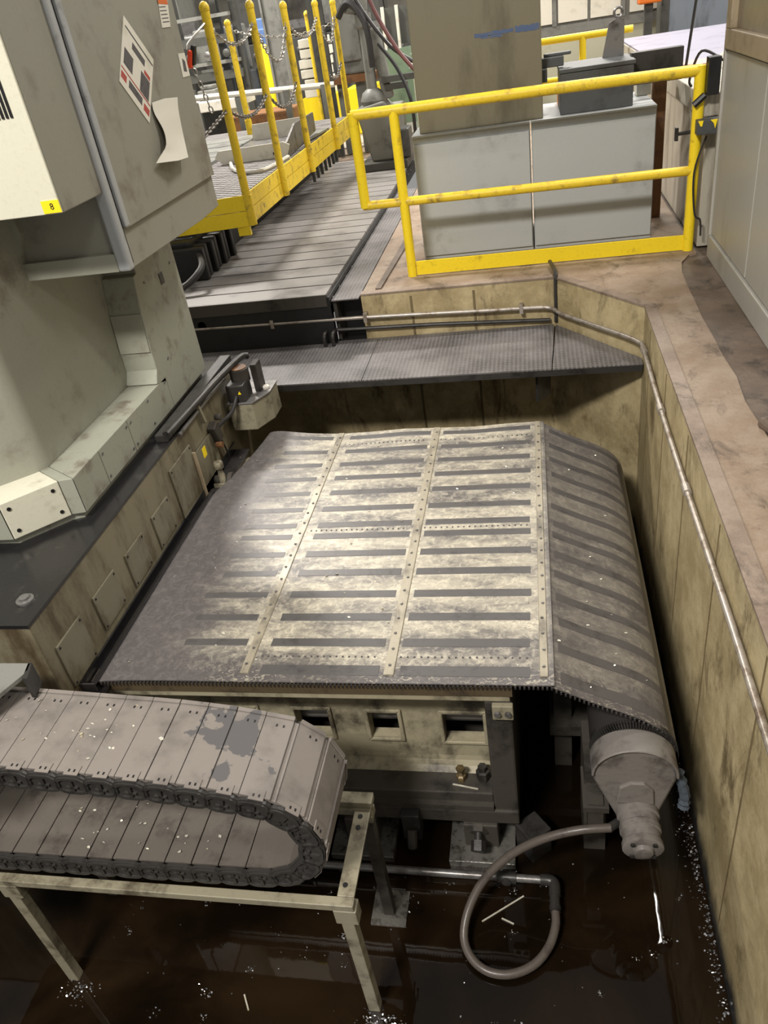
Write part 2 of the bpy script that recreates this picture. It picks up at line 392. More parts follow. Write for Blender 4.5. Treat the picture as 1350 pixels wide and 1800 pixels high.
# cross bars
barY = [2.095, 2.252, 2.408, 2.56, 2.715, 2.862, 3.008, 3.105, 3.252, 3.41, 3.562, 3.713, 3.864, 4.035]
def strip_mesh(xs, w_, h_, y):
    mb = MB(); vs = []; k = len(xs)
    for dy, dz in ((-w_ / 2, -.003), (-w_ / 2 + .004, h_), (w_ / 2 - .004, h_), (w_ / 2, -.003)):
        for i, x in enumerate(xs): vs.append((x, y + dy, apz(x, y + dy) + dz))
    fs = []
    for r in range(3):
        for i in range(k - 1): fs.append((r * k + i, r * k + i + 1, (r + 1) * k + i + 1, (r + 1) * k + i))
    fs += [(0, k, 2 * k, 3 * k), (k - 1, 4 * k - 1, 3 * k - 1, 2 * k - 1)]
    return mb.add(vs, fs)
def xr(a, b, n): return [a + (b - a) * i / n for i in range(n + 1)]
for i, y in enumerate(barY):
    wdt = .052 if i else .06
    for (a, c, nn) in ((-1.13, -.645, 10), (-.568, -.062, 8), (.045, .455, 16)):
        a += rnd.uniform(-.006, .006); c += rnd.uniform(-.006, .006)
        build(strip_mesh(xr(a, c, nn), wdt, .0022, y), 'cross_bar', M['apronbar'], ap, smooth=False)
    if i > 0: build(strip_mesh(xr(-1.52 + rnd.uniform(-.03, .03), -1.24, 6), wdt * .9, .0016, y), 'cross_bar', M['apronbar'], ap)
# riveted seams
riv = MB().lathe((0, 0, 0), [(.0065, -.001), (.0065, .002), (.0045, .005), (.001, .006)], n=8).mesh('rivet', True)
def rivet(x, y, par, z=None): put(riv, 'rivet', M['steel'], par, (x, y, apz(x, y) + .002 if z is None else z))
for xc, w_ in ((-1.2, .04), (-.606, .045), (-.015, .034)):
    x0, x1 = xc - w_ / 2, xc + w_ / 2
    mb = MB(); k = 30; yy = [2.07 + (4.095 - 2.07) * i / k for i in range(k + 1)]
    vs = []
    for dx, dz in ((x0, -.002), (x0 + .003, .006), (x1 - .003, .006), (x1, -.002)):
        for y in yy: vs.append((dx, y, apz(dx, y) + dz))
    fs = [(r * (k + 1) + i, r * (k + 1) + i + 1, (r + 1) * (k + 1) + i + 1, (r + 1) * (k + 1) + i) for r in range(3) for i in range(k)]
    fs += [(0, k + 1, 2 * (k + 1), 3 * (k + 1)), (k, 4 * (k + 1) - 1, 3 * (k + 1) - 1, 2 * (k + 1) - 1)]
    st = build(mb.add(vs, fs), 'seam_strip', M['apronstrip'], ap)
    for j in range(22): rivet(xc + rnd.uniform(-.004, .004), 2.12 + j * .091, st, apz(xc, 2.12 + j * .091) + .006)
rv = MB()
for y in (3.057, 2.17, 3.95):
    for a, c in ((-1.15, -.65), (-.57, -.05)):
        k = int((c - a) / .026)
        for i in range(k):
            x = a + (c - a) * i / k; rv.lathe((x, y, apz(x, y)), [(.005, -.001), (.004, .003), (.001, .0035)], n=6)
tag(build(rv, 'rivet_rows', M['apronbar'], ap), kind='stuff')
# toothed hem along the front edge
hm = MB(); x = -1.82
while x < .46:
    hm.obox((x, Y0 - .004, apz(x, Y0) - .012), (.007, .006, .011)); x += .0165
tag(build(hm, 'hem_teeth', M['apronedge'], ap), kind='stuff')
# guide channel along the base wall
gc = thing('guide_channel', 'narrow oily guide channel between the machine base and the apron cover', 'channel', (-1.875, 3.0, -.56))
build(MB().box(-1.897, -1.80, 2.0, 4.05, -.57, -.555), 'channel_floor', M['apronedge'], gc)
build(MB().box(-1.897, -1.888, 2.0, 4.05, -.555, -.50), 'flange', M['deckblack'], gc)
build(MB().prism([(-1.862, -.535), (-1.852, -.505), (-1.835, -.500), (-1.83, -.512), (-1.845, -.54)], 'y', 2.0, 3.5), 'wiper_lip', M['deckblack'], gc)
build(MB().box(-1.897, -1.83, 1.995, 2.003, -.57, -.50), 'end_plate', M['apronedge'], gc)
# roller and the apron wound on it
ro = thing('takeup_roller', 'steel take-up roller wound with apron under the cover edge', 'roller', (.31, 3.06, -1.02))
build(MB().cyl((.31, 2.06, -.86), (.31, 4.05, -.86), .135, n=28), 'drum', M['darkmetal'], ro, smooth=True)
for k, r in enumerate((.142, .150, .158)):
    pts = [(.31 + r * math.cos(a), -.862 + r * math.sin(a)) for a in [PI * .02 + i * PI * .98 / 28 for i in range(29)]]
    inn = [(.31 + (r - .004) * math.cos(a), -.862 + (r - .004) * math.sin(a)) for a in [PI * .02 + i * PI * .98 / 28 for i in range(29)]][::-1]
    build(MB().prism(pts + inn, 'y', 2.03 + .006 * k, 4.05), 'wound_layer', M['apronedge'], ro)
    tt = MB()
    for i in range(46):
        a = PI * (.03 + .94 * i / 45); tt.obox((.31 + r * math.cos(a), 2.026 + .006 * k, -.862 + r * math.sin(a)), (.012, .02, .006), (0, -a, 0))
    tag(build(tt, 'hem_teeth', M['darkmetal'], ro), kind='stuff')
# gearbox and motor
gb = thing('gear_motor', 'dusty pear-shaped gearbox and motor hanging at the end of the roller', 'motor', (.31, 1.95, -1.3))
def pear(s=1.0, dz=0):
    pts = []
    for i in range(25):
        a = -PI * .10 + (PI * 1.20) * i / 24; pts.append((.305 + .152 * s * math.cos(a), -.868 + .146 * s * math.sin(a)))
    pts += [(.243 + .03 * (1 - s), -1.12), (.252, -1.16), (.385, -1.16), (.395 - .03 * (1 - s), -1.12)]
    return pts
build(MB().prism(pear(), 'y', 1.925, 2.02), 'housing', M['gear'], gb, smooth=True, bevel=.012)
build(MB().prism(pear(1.035)[2:23] + [p for p in pear(.97)[2:23]][::-1], 'y', 1.915, 2.022), 'rim', M['gear'], gb, smooth=True, bevel=.004)
build(MB().prism([(.24, -1.02), (.25, -.93), (.29, -.90), (.34, -.90), (.375, -.94), (.38, -1.02)], 'y', 1.912, 1.93), 'cover_plate', M['gear'], gb, bevel=.005)
ax0, ax1 = Vector((.322, 1.94, -1.085)), Vector((.328, 1.74, -1.10)); ad = (ax1 - ax0).normalized()
build(MB().lathe(ax0, [(.078, 0), (.08, .01), (.08, .04), (.072, .045), (.072, .075), (.077, .08), (.077, .10), (.07, .105), (.07, .135), (.066, .14)], ad, 24), 'motor_body', M['gear'], gb, smooth=True)
fl_ = build(MB().lathe(ax0 + ad * .14, [(.074, 0), (.076, .004), (.076, .024), (.07, .028), (.04, .03), (.034, .045), (.03, .047)], ad, 24), 'flange', M['gear'], gb, smooth=True)
sx = ad.cross(Vector((0, 0, 1))).normalized(); sy = ad.cross(sx)
for k in range(4):
    a = PI / 4 + k * PI / 2; c = ax0 + ad * .165 + (sx * math.cos(a) + sy * math.sin(a)) * .056
    build(MB().cyl(c, c + ad * .012, .009, n=6), 'bolt', M['darkmetal'], fl_)
build(MB().cyl((.25, 1.90, -1.12), (.215, 1.87, -1.115), .017, n=10), 'hose_port', M['darkmetal'], gb)
build(MB().box(.14, .2, 1.96, 2.1, -1.3, -1.1).box(.12, .22, 1.95, 2.15, -1.14, -1.11), 'mount_bracket', M['castdark'], gb)
# flexible hose
def bez(pts, k=6):
    P = [Vector(p) for p in pts]; out = []
    for i in range(len(P) - 1):
        p0 = P[max(i - 1, 0)]; p1 = P[i]; p2 = P[i + 1]; p3 = P[min(i + 2, len(P) - 1)]
        for j in range(k):
            t = j / k
            out.append(.5 * (2 * p1 + (p2 - p0) * t + (2 * p0 - 5 * p1 + 4 * p2 - p3) * t * t + (3 * p1 - p0 - 3 * p2 + p3) * t ** 3))
    return out + [P[-1]]
rg = bez([(.468, 1.985, -.90), (.485, 1.965, -.96), (.495, 1.95, -1.01), (.492, 1.94, -1.06)], 4)
tag(build(MB().tube(rg, [.012 + .012 * abs(math.sin(i * 1.7)) for i in range(len(rg))], 7), 'shop_rag', M['ragblue'], smooth=True), 'crumpled blue-grey rag hanging beside the gear motor near the wall', 'rag')
hz = thing('hydraulic_hose', 'brown looped rubber hose running from the gear motor down to the pit pipe', 'hose', (-.15, 1.7, -1.52))
hp = [(.22, 1.87, -1.115), (.1, 1.86, -1.125), (-.04, 1.85, -1.18), (-.17, 1.83, -1.27), (-.28, 1.78, -1.37), (-.345, 1.70, -1.45), (-.365, 1.61, -1.50), (-.335, 1.54, -1.52), (-.27, 1.495, -1.525), (-.18, 1.49, -1.525), (-.09, 1.53, -1.52), (-.03, 1.60, -1.51), (-.002, 1.68, -1.50), (-.002, 1.74, -1.495)]
build(MB().tube(bez(hp), .0175, 12), 'tube', M['hose'], hz, smooth=True)
build(MB().cyl((-.002, 1.73, -1.495), (-.002, 1.80, -1.495), .021, n=12).cyl((-.002, 1.745, -1.495), (-.002, 1.755, -1.495), .024, n=12), 'end_fitting', M['darkmetal'], hz, smooth=True)
pp = thing('pit_pipe', 'dark wet steel pipe running low along the pit floor with an elbow end', 'pipe', (-.5, 1.87, -1.52))
build(MB().tube([(-1.2, 1.876, -1.498), (-.02, 1.866, -1.496)], .017, 12), 'pipe_run', M['steel'], pp, smooth=True)
build(MB().tube(bez([(-.06, 1.866, -1.496), (-.02, 1.866, -1.496), (-.002, 1.85, -1.496), (-.002, 1.80, -1.496)], 4), .024, 12), 'elbow', M['darkmetal'], pp, smooth=True)
build(MB().cyl((-.24, 1.869, -1.497), (-.16, 1.868, -1.497), .025, n=12).cyl((-.2, 1.84, -1.497), (-.2, 1.895, -1.497), .02, n=10), 'tee', M['darkmetal'], pp, smooth=True)

# ------------------------------------------------------------------ machine bed casting under the cover
cs = thing('bed_casting', 'cream bed casting with dark window openings below the front of the apron cover', 'machine base', (-1.0, 2.6, -1.36))
def holed_plate(x0, x1, z0, z1, holes, y0, y1):       # a plate with rectangular openings
    mb = MB(); xs = sorted({x0, x1} | {h[0] for h in holes} | {h[1] for h in holes}); zs = sorted({z0, z1} | {h[2] for h in holes} | {h[3] for h in holes})
    for i in range(len(xs) - 1):
        for j in range(len(zs) - 1):
            cx, cz = (xs[i] + xs[i + 1]) / 2, (zs[j] + zs[j + 1]) / 2
            if any(h[0] < cx < h[1] and h[2] < cz < h[3] for h in holes): continue
            mb.box(xs[i], xs[i + 1], y0, y1, zs[j], zs[j + 1])
    return mb
holes = [(-.445, -.275, -1.04, -.868), (-.77, -.64, -1.03, -.868), (-1.1, -.95, -1.03, -.86), (-1.42, -1.28, -1.03, -.86)]
build(holed_plate(-1.88, -.15, -1.2, -.60, holes, 2.21, 2.26), 'front_web', M['cast'], cs)
for h in holes:
    x0, x1, z0, z1 = h; t_ = .018
    fmb = MB()
    outer = [(x0 - t_, z0 - t_), (x1 + t_, z0 - t_), (x1 + t_, z1 + t_), (x0 - t_, z1 + t_)]; inner = [(x0, z0), (x1, z0), (x1, z1), (x0, z1)]
    for i in range(4): fmb.prism([outer[i], outer[(i + 1) % 4], inner[(i + 1) % 4], inner[i]], 'y', 2.198, 2.212)
    build(fmb, 'window_rim', M['cast'], cs, bevel=.005)
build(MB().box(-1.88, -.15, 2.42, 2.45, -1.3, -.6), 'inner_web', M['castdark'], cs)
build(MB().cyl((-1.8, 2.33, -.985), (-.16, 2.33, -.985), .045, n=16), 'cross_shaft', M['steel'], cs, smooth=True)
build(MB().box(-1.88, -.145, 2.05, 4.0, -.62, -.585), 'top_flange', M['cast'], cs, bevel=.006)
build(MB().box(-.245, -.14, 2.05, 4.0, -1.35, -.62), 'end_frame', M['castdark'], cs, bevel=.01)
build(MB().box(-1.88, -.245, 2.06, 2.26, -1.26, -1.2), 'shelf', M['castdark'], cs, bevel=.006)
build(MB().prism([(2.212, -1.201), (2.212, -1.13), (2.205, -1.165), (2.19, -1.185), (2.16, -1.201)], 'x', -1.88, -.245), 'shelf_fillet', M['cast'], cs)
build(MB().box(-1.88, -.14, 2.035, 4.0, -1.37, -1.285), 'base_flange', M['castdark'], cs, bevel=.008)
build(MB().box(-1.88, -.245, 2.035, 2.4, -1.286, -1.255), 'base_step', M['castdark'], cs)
build(MB().box(-.215, -.135, 2.03, 2.055, -.70, -.625), 'corner_plate', M['tablepaint'], cs, bevel=.004)
for x in (-.195, -.155): build(MB().cyl((x, 2.03, -.662), (x, 2.018, -.662), .013, n=6), 'bolt', M['steel'], cs)
build(MB().lathe((-.385, 2.13, -1.2), [(.022, 0), (.022, .03), (.015, .035), (.015, .06), (.02, .065), (.02, .075)], n=6), 'plug_fitting', M['brass'], cs)
build(MB().lathe((-.29, 2.14, -1.2), [(.03, 0), (.03, .05), (.02, .055), (.02, .08)], n=6), 'cap_nut', M['castdark'], cs)
bm_ = build(MB().box(-1.88, -.135, 2.045, 2.12, -.585, -.535), 'hem_beam', M['beambrown'], cs)
# levelling feet
def foot(x, y, label, kind):
    t = thing('levelling_foot', label, 'levelling foot', (x, y, Zw - .03), 'levelling feet under the bed casting')
    build(MB().box(x - .145, x + .145, y - .1, y + .11, Zw - .04, Zw + .035), 'pad', M['padmetal'], t, bevel=.004)
    build(MB().box(x - .075, x + .075, y - .02, y + .1, Zw + .035, -1.37), 'wedge_block', M['castdark'], t, bevel=.006)
    build(MB().cyl((x - .01, y - .015, -1.40), (x - .01, y - .075, -1.425), .017, n=10), 'jack_screw', M['darkmetal'], t, smooth=True)
    build(MB().cyl((x - .01, y - .06, -1.42), (x - .01, y - .1, -1.437), .032, n=6), 'hex_head', M['darkmetal'], t)
    build(MB().cyl((x - .01, y + .0, -1.40), (x - .01, y - .03, -1.41), .04, n=6), 'lock_nut', M['castdark'], t)
foot(-.31, 2.04, 'wet square levelling foot with jack screw nearest the casting end frame', 0)
foot(-.85, 2.04, 'wet square levelling foot beside the stand, second from the casting end', 1)
jb = thing('jack_block', 'small rectangular steel jack block with a bolt between two levelling feet', 'block', (-.6, 2.02, -1.5))
build(MB().box(-.65, -.57, 1.99, 2.06, -1.45, -1.285), 'block', M['darkmetal'], jb, bevel=.004)
build(MB().cyl((-.61, 1.995, -1.38), (-.61, 1.95, -1.45), .022, n=8), 'bolt', M['castdark'], jb)
tag(build(MB().obox((-.085, 2.05, -1.475), (.11, .11, .16), (0, 0, math.radians(40))), 'steel_block', M['darkmetal'], bevel=.004), 'loose square steel block standing in the coolant beside the casting end', 'block')
cf = thing('conveyor_frame', 'dark conveyor frame in the shadow under the apron slope', 'conveyor', (.2, 3, -1.6))
build(MB().box(.02, .10, 2.5, 2.6, -1.6, -.75), 'post', M['castdark'], cf)
build(MB().box(.02, .10, 3.9, 4.0, -1.6, -.75), 'post', M['castdark'], cf)
build(MB().box(.0, .5, 2.45, 4.0, -1.28, -1.22), 'side_rail', M['castdark'], cf)
build(MB().box(.13, .22, 2.06, 2.3, -1.6, -1.0), 'post', M['castdark'], cf)

# ------------------------------------------------------------------ machine base wall (left)
mb_ = thing('column_base', 'long oil-stained machine base with bolted access plates left of the apron', 'machine base', (-2.4, 3.2, -1.6))
build(MB().box(-3.4, -1.9, 1.9, 4.37, -1.6, -.10), 'body', M['basewall'], mb_, bevel=.008)
build(MB().box(-3.4, -1.895, 1.895, 4.375, -.10, -.085), 'deck', M['deckblack'], mb_)
build(MB().box(-1.97, -1.9, 3.3, 4.36, -.085, -.045), 'top_rail', M['darkmetal'], mb_, bevel=.004)
bolt = MB().lathe((0, 0, 0), [(.0055, 0), (.0055, .002), (.0035, .004), (.001, .0045)], (1, 0, 0), 8).mesh('bolt', True)
for (y0, y1, z0, z1) in [(3.2, 3.49, -.53, -.205), (2.9, 3.1, -.48, -.29), (2.59, 2.78, -.475, -.29), (2.275, 2.48, -.462, -.278), (1.97, 2.165, -.49, -.27)]:
    pl = build(MB().box(-1.901, -1.891, y0, y1, z0, z1), 'access_plate', M['baseplate'], mb_, bevel=.003)
    for yy in (y0 + .015, y1 - .015):
        for zz in (z0 + .015, z1 - .015): put(bolt, 'bolt', M['black'], pl, (-1.891, yy, zz))
build(MB().lathe((-1.99, 2.04, -.085), [(.035, 0), (.035, .008), (.02, .01), (.02, .02), (.012, .022)], n=14), 'lifting_plug', M['steel'], mb_, smooth=True)

# ------------------------------------------------------------------ machine column with duct and electrical box
co = thing('machine_column', 'tall grey-green machine column with rounded corner standing on the base', 'machine column', (-2.6, 3.4, -.085))
colp = [(-2.18, 4.18), (-2.18, 2.74), (-2.19, 2.70), (-2.215, 2.665), (-2.34, 2.555), (-2.6, 2.34), (-3.4, 2.34), (-3.4, 4.18)]
build(MB().prism(colp, 'z', -.04, 3.4), 'casting', M['machine'], co, smooth=True, bevel=.012)
build(MB().prism([(-2.03, 4.16), (-2.03, 2.62), (-2.08, 2.60), (-2.25, 2.43), (-3.3, 2.43), (-3.3, 4.16)], 'z', -.085, -.035), 'foot', M['ductpaint'], co)
# L-shaped duct
dp = thing('cable_duct', 'grey L-shaped cable duct of bolted panels wrapped round the foot of the column', 'duct', (-2.1, 3.4, -.05))
def wallbox(pts, z0, z1, name, mat, bev=.004): return build(MB().prism(pts, 'z', z0, z1), name, mat, dp, bevel=bev)
zt = .130
wallbox([(-2.0, 2.605), (-2.0, 2.845), (-2.18, 2.845), (-2.18, 2.72)], -.05, zt, 'corner_panel', M['ductpaint'])
wallbox([(-2.0, 2.848), (-2.0, 3.15), (-2.18, 3.15), (-2.18, 2.848)], -.05, zt, 'side_panel', M['ductpaint'])
wallbox([(-2.0, 3.153), (-2.0, 3.66), (-2.18, 3.66), (-2.18, 3.153)], -.05, zt, 'side_panel', M['ductpaint'])
wallbox([(-2.0, 2.601), (-2.062, 2.587), (-2.21, 2.685), (-2.182, 2.717)], -.05, zt, 'corner_panel', M['ductpaint'])
wallbox([(-2.064, 2.585), (-2.243, 2.405), (-2.40, 2.53), (-2.213, 2.683)], -.05, zt, 'front_panel', M['cream'])
wallbox([(-2.246, 2.402), (-2.9, 2.39), (-2.9, 2.5), (-2.403, 2.528)], -.05, zt, 'front_panel', M['ductpaint'])
# riser
build(MB().prism([(3.66, -.05), (4.18, -.05), (4.18, .86), (3.70, .86), (3.70, .685), (3.66, .68), (3.62, .50), (3.60, .30), (3.595, .20), (3.55, .135), (3.66, .1)], 'x', -2.18, -2.0), 'riser', M['ductpaint'], dp, bevel=.004)
build(MB().prism([(3.596, .30), (3.618, .50), (3.614, .50), (3.592, .30)], 'x', -2.175, -2.005), 'riser_front', M['machine'], dp)
rf = build(MB().prism([(3.695, .69), (3.705, .69), (3.705, .86), (3.695, .86)], 'x', -2.178, -2.002), 'riser_front', M['machine_side'], dp)
sm = MB().cyl((0, 0, 0), (.004, 0, 0), .007, n=8).mesh('screw')
for (y, z) in [(2.87, .1), (2.87, -.02), (3.13, .1), (3.13, -.02), (3.18, .1), (3.18, -.02), (3.4, .11), (3.4, -.02), (3.63, .11), (3.75, .62), (4.1, .62), (3.75, .2)]:
    put(sm, 'screw', M['steel'], dp, (-2.0, y, z))
fd = Vector((.178, .18, 0)).normalized(); fnrm = Vector((.707, -.707, 0))
for s_ in (.03, .22):
    for z in (.095, -.015):
        c = Vector((-2.243, 2.405, z)) + fd * s_
        build(MB().cyl(c, c + fnrm * .004, .009, n=8), 'screw', M['black'], dp)
build(MB().box(-2.001, -1.997, 3.93, 3.975, .55, .61), 'latch', M['darkmetal'], dp)
# electrical box
eb = thing('electrical_cabinet', 'big grey electrical cabinet with posters mounted on the column above the duct', 'cabinet', (-1.95, 3.68, .86))
bx0, bx1, by0, by1, bz0 = -2.19, -1.70, 3.09, 4.27, .855
build(MB().prism([(by0 + .03, bz0), (by1 - .28, bz0 - .01), (by1, bz0 + .0), (by1, 3.0), (by0 + .03, 3.0)], 'x', bx0, bx1), 'body', M['machine_side'], eb, bevel=.004)
build(MB().box(bx1 - .045, bx1 + .014, by0 - .004, by0 + .040, bz0, 3.0), 'corner_strip', M['trim'], eb, bevel=.010)
build(MB().box(bx1 - .02, bx1 + .004, by0 + .040, by0 + .058, bz0 + .02, 3.0), 'door_gap', M['darkmetal'], eb)
build(MB().box(bx0, bx1 - .045, by0, by0 + .03, bz0, bz0 + .075), 'front_flange', M['machine'], eb, bevel=.003)
build(MB().prism([(bx0, bz0 + .075), (bx0 + .055, bz0 + .2), (bx0 + .03, bz0 + .32), (bx0, bz0 + .32)], 'y', by0, by0 + .03), 'side_flange', M['machine'], eb)
dr = build(MB().box(bx1, bx1 + .018, by0 + .062, by1 + .0, 1.015, 3.0), 'door', M['machine_side'], eb, bevel=.003)
build(MB().box(bx1 + .0, bx1 + .022, by0 + .058, by0 + .094, 1.02, 3.0), 'door_edge', M['trim'], eb, bevel=.006)
# cream switch cabinet
cc = thing('switch_cabinet', 'cream cabinet with a vent grille and yellow number 8 sticker on the column', 'cabinet', (-1.95, 2.92, 1.17))
cx1 = -1.703
build(MB().box(-2.5, cx1, 2.765, 3.088, 1.172, 3.0), 'body', M['machine_side'], cc, bevel=.005)
build(MB().box(-2.5, cx1 - .002, 2.755, 2.766, 1.174, 3.0), 'front_panel', M['cream'], cc, bevel=.003)
slot = MB().box(-.005, .005, -.003, .003, -.10, .10).mesh('vent_slot')
for k in range(7): put(slot, 'vent_slot', M['black'], cc, (-1.765 - k * .017, 2.754, 1.60 - .0 * k))
for k in range(3): put(slot, 'vent_slot', M['black'], cc, (-1.765 - k * .017 - .05, 2.754, 1.85))
stk = build(MB().box(-1.775, -1.703, 2.7525, 2.7555, 1.178, 1.222), 'number_sticker', M['stickeryellow'], cc)
def text(s_, size, loc, M3, mat, parent, name='lettering'):
    cu = bpy.data.curves.new(name, 'FONT'); cu.body = s_; cu.size = size; cu.align_x = 'CENTER'; cu.align_y = 'CENTER'; cu.extrude = .0006
    o = bpy.data.objects.new(name, cu); COL.objects.link(o)
    dg = bpy.context.evaluated_depsgraph_get(); me = bpy.data.meshes.new_from_object(o.evaluated_get(dg)); bpy.data.objects.remove(o)
    me.materials.clear(); me.materials.append(mat); me.name = name
    p = bpy.data.objects.new(name, me); COL.objects.link(p); p.parent = parent
    p.matrix_local = Matrix.Translation(Vector(loc) - wloc(parent)) @ M3.to_4x4(); WL[p.name] = Vector(loc); return p
MF = Matrix(((1, 0, 0), (0, 0, -1), (0, 1, 0)))       # faces -Y
MX = Matrix(((0, 0, 1), (1, 0, 0), (0, 1, 0)))        # faces +X
text('8', .032, (-1.735, 2.752, 1.20), MF, M['black'], stk, 'number_eight')

# sheets stuck to the cabinet door: plane x = const
xd = bx1 + .0185
def flat(poly, x, name, mat, parent, t=.002): return build(MB().prism(poly, 'x', x, x + t), name, mat, parent)
ps = thing('safety_poster', 'tilted white safety poster with photos and red print on the cabinet door', 'poster', (xd, 3.67, 1.5))
pc = [Vector((3.681, 1.762)), Vector((3.869, 1.584)), Vector((3.644, 1.35)), Vector((3.468, 1.534))]
def pq(u, v): return (pc[0] * (1 - u) + pc[1] * u) * (1 - v) + (pc[3] * (1 - u) + pc[2] * u) * v
def pquad(u0, u1, v0, v1): return [tuple(pq(u0, v0)), tuple(pq(u1, v0)), tuple(pq(u1, v1)), tuple(pq(u0, v1))]
sheet = flat(pquad(0, 1, 0, 1), xd, 'sheet', M['paper'], ps)
for (u0, u1, v0, v1, mm, nm) in [(.06, .98, .1, .125, 'print', 'rule_line'), (.3, .72, .2, .3, 'print', 'title_block'), (.08, .36, .42, .66, 'print', 'photo'), (.62, .92, .42, .72, 'print', 'photo'),
                                 (.72, .92, .34, .4, 'printred', 'red_caption'), (.02, .98, .735, .755, 'printred', 'red_line'), (.28, .72, .79, .9, 'print', 'photo'), (.03, .2, .8, .9, 'printred', 'red_text'), (.78, .97, .82, .92, 'printred', 'red_text')]:
    flat(pquad(u0, u1, v0, v1), xd + .002, nm, M[mm], ps, .0006)
cp = MB(); k = 16; rows = []
for i in range(k + 1):
    t = i / k; z = 1.425 - .25 * t; out = .004 + .05 * max(0, (t - .15) / .85) ** 1.2
    y0 = 3.716 - .16 * t + .10 * max(0, t - .45) * 0; y1 = 4.03 - .15 * t
    curl = max(0, t - .72) / .28
    rows.append([(xd + max(.002, out - .04 * curl) + .004, y0 + .11 * math.sin(t * PI * .9) ** 2 * .8, z + .02 * curl), (xd + out + .008 * math.sin(t * 7), (y0 + y1) / 2 + .02 * math.sin(t * PI), z), (xd + out * .8, y1, z - .012)])
vs = [p for r in rows for p in r] + [(p[0] - .0012, p[1], p[2]) for r in rows for p in r]; o_ = 3 * (k + 1); fs = []
for i in range(k):
    for j in range(2):
        a = i * 3 + j; fs += [(a, a + 1, a + 4, a + 3), (o_ + a, o_ + a + 3, o_ + a + 4, o_ + a + 1)]
cp.add(vs, fs)
tag(build(cp, 'curled_paper', M['paper'], smooth=True), 'creased white paper sheet curling away from the cabinet door below the poster', 'paper')
nt = thing('notice_label', 'narrow white notice with orange header high on the cabinet door', 'label', (xd, 4.12, 1.75))
flat([(4.06, 1.700), (4.165, 1.700), (4.205, 1.80), (4.205, 1.9), (4.10, 1.9), (4.09, 1.80)], xd, 'sheet', M['paper'], nt)
flat([(4.085, 1.795), (4.2, 1.79), (4.205, 1.9), (4.1, 1.9)], xd + .002, 'header', M['orangeprint'], nt, .0008)
for z in (1.78, 1.765, 1.75, 1.735, 1.72): flat([(4.085, z), (4.165, z), (4.165, z + .004), (4.085, z + .004)], xd + .002, 'print_line', M['print'], nt, .0005)
dl = thing('dirty_label', 'small stained label with a smudged drawing at the cabinet door edge', 'label', (xd, 4.2, 1.5))
flat([(4.165, 1.485), (4.262, 1.485), (4.262, 1.585), (4.175, 1.588)], xd, 'sheet', M['paper'], dl)
flat([(4.195, 1.51), (4.235, 1.505), (4.24, 1.55), (4.21, 1.565)], xd + .002, 'drawing', M['print'], dl, .0006)

# ------------------------------------------------------------------ lubrication pump unit and pipes on the base wall
lu = thing('lubrication_pump', 'greasy lubrication pump with motor on a cream tank at the base corner', 'pump', (-1.78, 4.2, -.43))
build(MB().prism([(-1.868, 4.05), (-1.712, 4.05), (-1.64, 4.2), (-1.64, 4.36), (-1.868, 4.36)], 'z', -.425, -.25), 'tank', M['tablepaint'], lu, bevel=.006)
build(MB().prism([(-1.872, 4.045), (-1.708, 4.045), (-1.635, 4.195), (-1.635, 4.365), (-1.872, 4.365)], 'z', -.25, -.238), 'tank_lid', M['steel'], lu, bevel=.003)
build(MB().lathe((-1.675, 4.25, -.238), [(.024, 0), (.024, .012), (.02, .016)], n=14), 'filler_cap', M['white'], lu, smooth=True)
build(MB().box(-1.86, -1.745, 4.06, 4.2, -.238, -.13), 'pump_head', M['darkmetal'], lu, bevel=.008)
build(MB().lathe((-1.80, 4.19, -.15), [(.06, 0), (.06, .07), (.058, .08), (.05, .083)], n=20), 'motor', M['castdark'], lu, smooth=True)
build(MB().lathe((-1.80, 4.19, -.067), [(.05, 0), (.05, .004)], n=20), 'motor_cap', M['rust'], lu, smooth=True)
build(MB().box(-1.73, -1.69, 4.2, 4.3, -.238, -.06), 'terminal_box', M['castdark'], lu, bevel=.006)
build(MB().prism([(-1.785, -.185), (-1.765, -.185), (-1.775, -.165)], 'y', 4.056, 4.061), 'warning_sticker', M['stickeryellow'], lu)
build(MB().tube(bez([(-1.8, 4.06, -.2), (-1.82, 3.98, -.26), (-1.86, 3.86, -.28), (-1.88, 3.8, -.3)]), .012, 8), 'feed_hose', M['cable'], lu, smooth=True)
pu = thing('lube_lines', 'dirty pipes and valve cluster running along the top of the base wall', 'pipes', (-1.87, 3.8, -.3))
build(MB().tube(bez([(-1.9, 3.3, -.045), (-1.88, 3.6, -.045), (-1.86, 4.0, -.05), (-1.82, 4.3, -.05), (-1.79, 4.36, -.06)]), .022, 10), 'pipe', M['darkmetal'], pu, smooth=True)
build(MB().tube(bez([(-1.885, 3.4, -.10), (-1.885, 3.8, -.10), (-1.87, 4.1, -.10)]), .012, 8), 'pipe', M['steel'], pu, smooth=True)
build(MB().obox((-1.875, 3.80, -.30), (.05, .07, .12), (.3, 0, 0)).cyl((-1.87, 3.84, -.22), (-1.83, 3.84, -.22), .02, n=8), 'valve_block', M['castdark'], pu, bevel=.005)
build(MB().cyl((-1.87, 3.76, -.36), (-1.83, 3.76, -.36), .018, n=8), 'valve_knob', M['rust'], pu, smooth=True)
build(MB().obox((-1.885, 3.70, -.12), (.03, .02, .14), (.25, 0, 0)), 'strap', M['tablepaint'], pu)
build(MB().tube(bez([(-1.88, 3.83, -.3), (-1.87, 3.86, -.42), (-1.88, 3.9, -.5)]), .006, 6), 'wire', M['cable'], pu, smooth=True)
va = thing('relief_valve', 'cream capped relief valve on a round flange at the base wall foot', 'valve', (-1.83, 3.62, -.6))
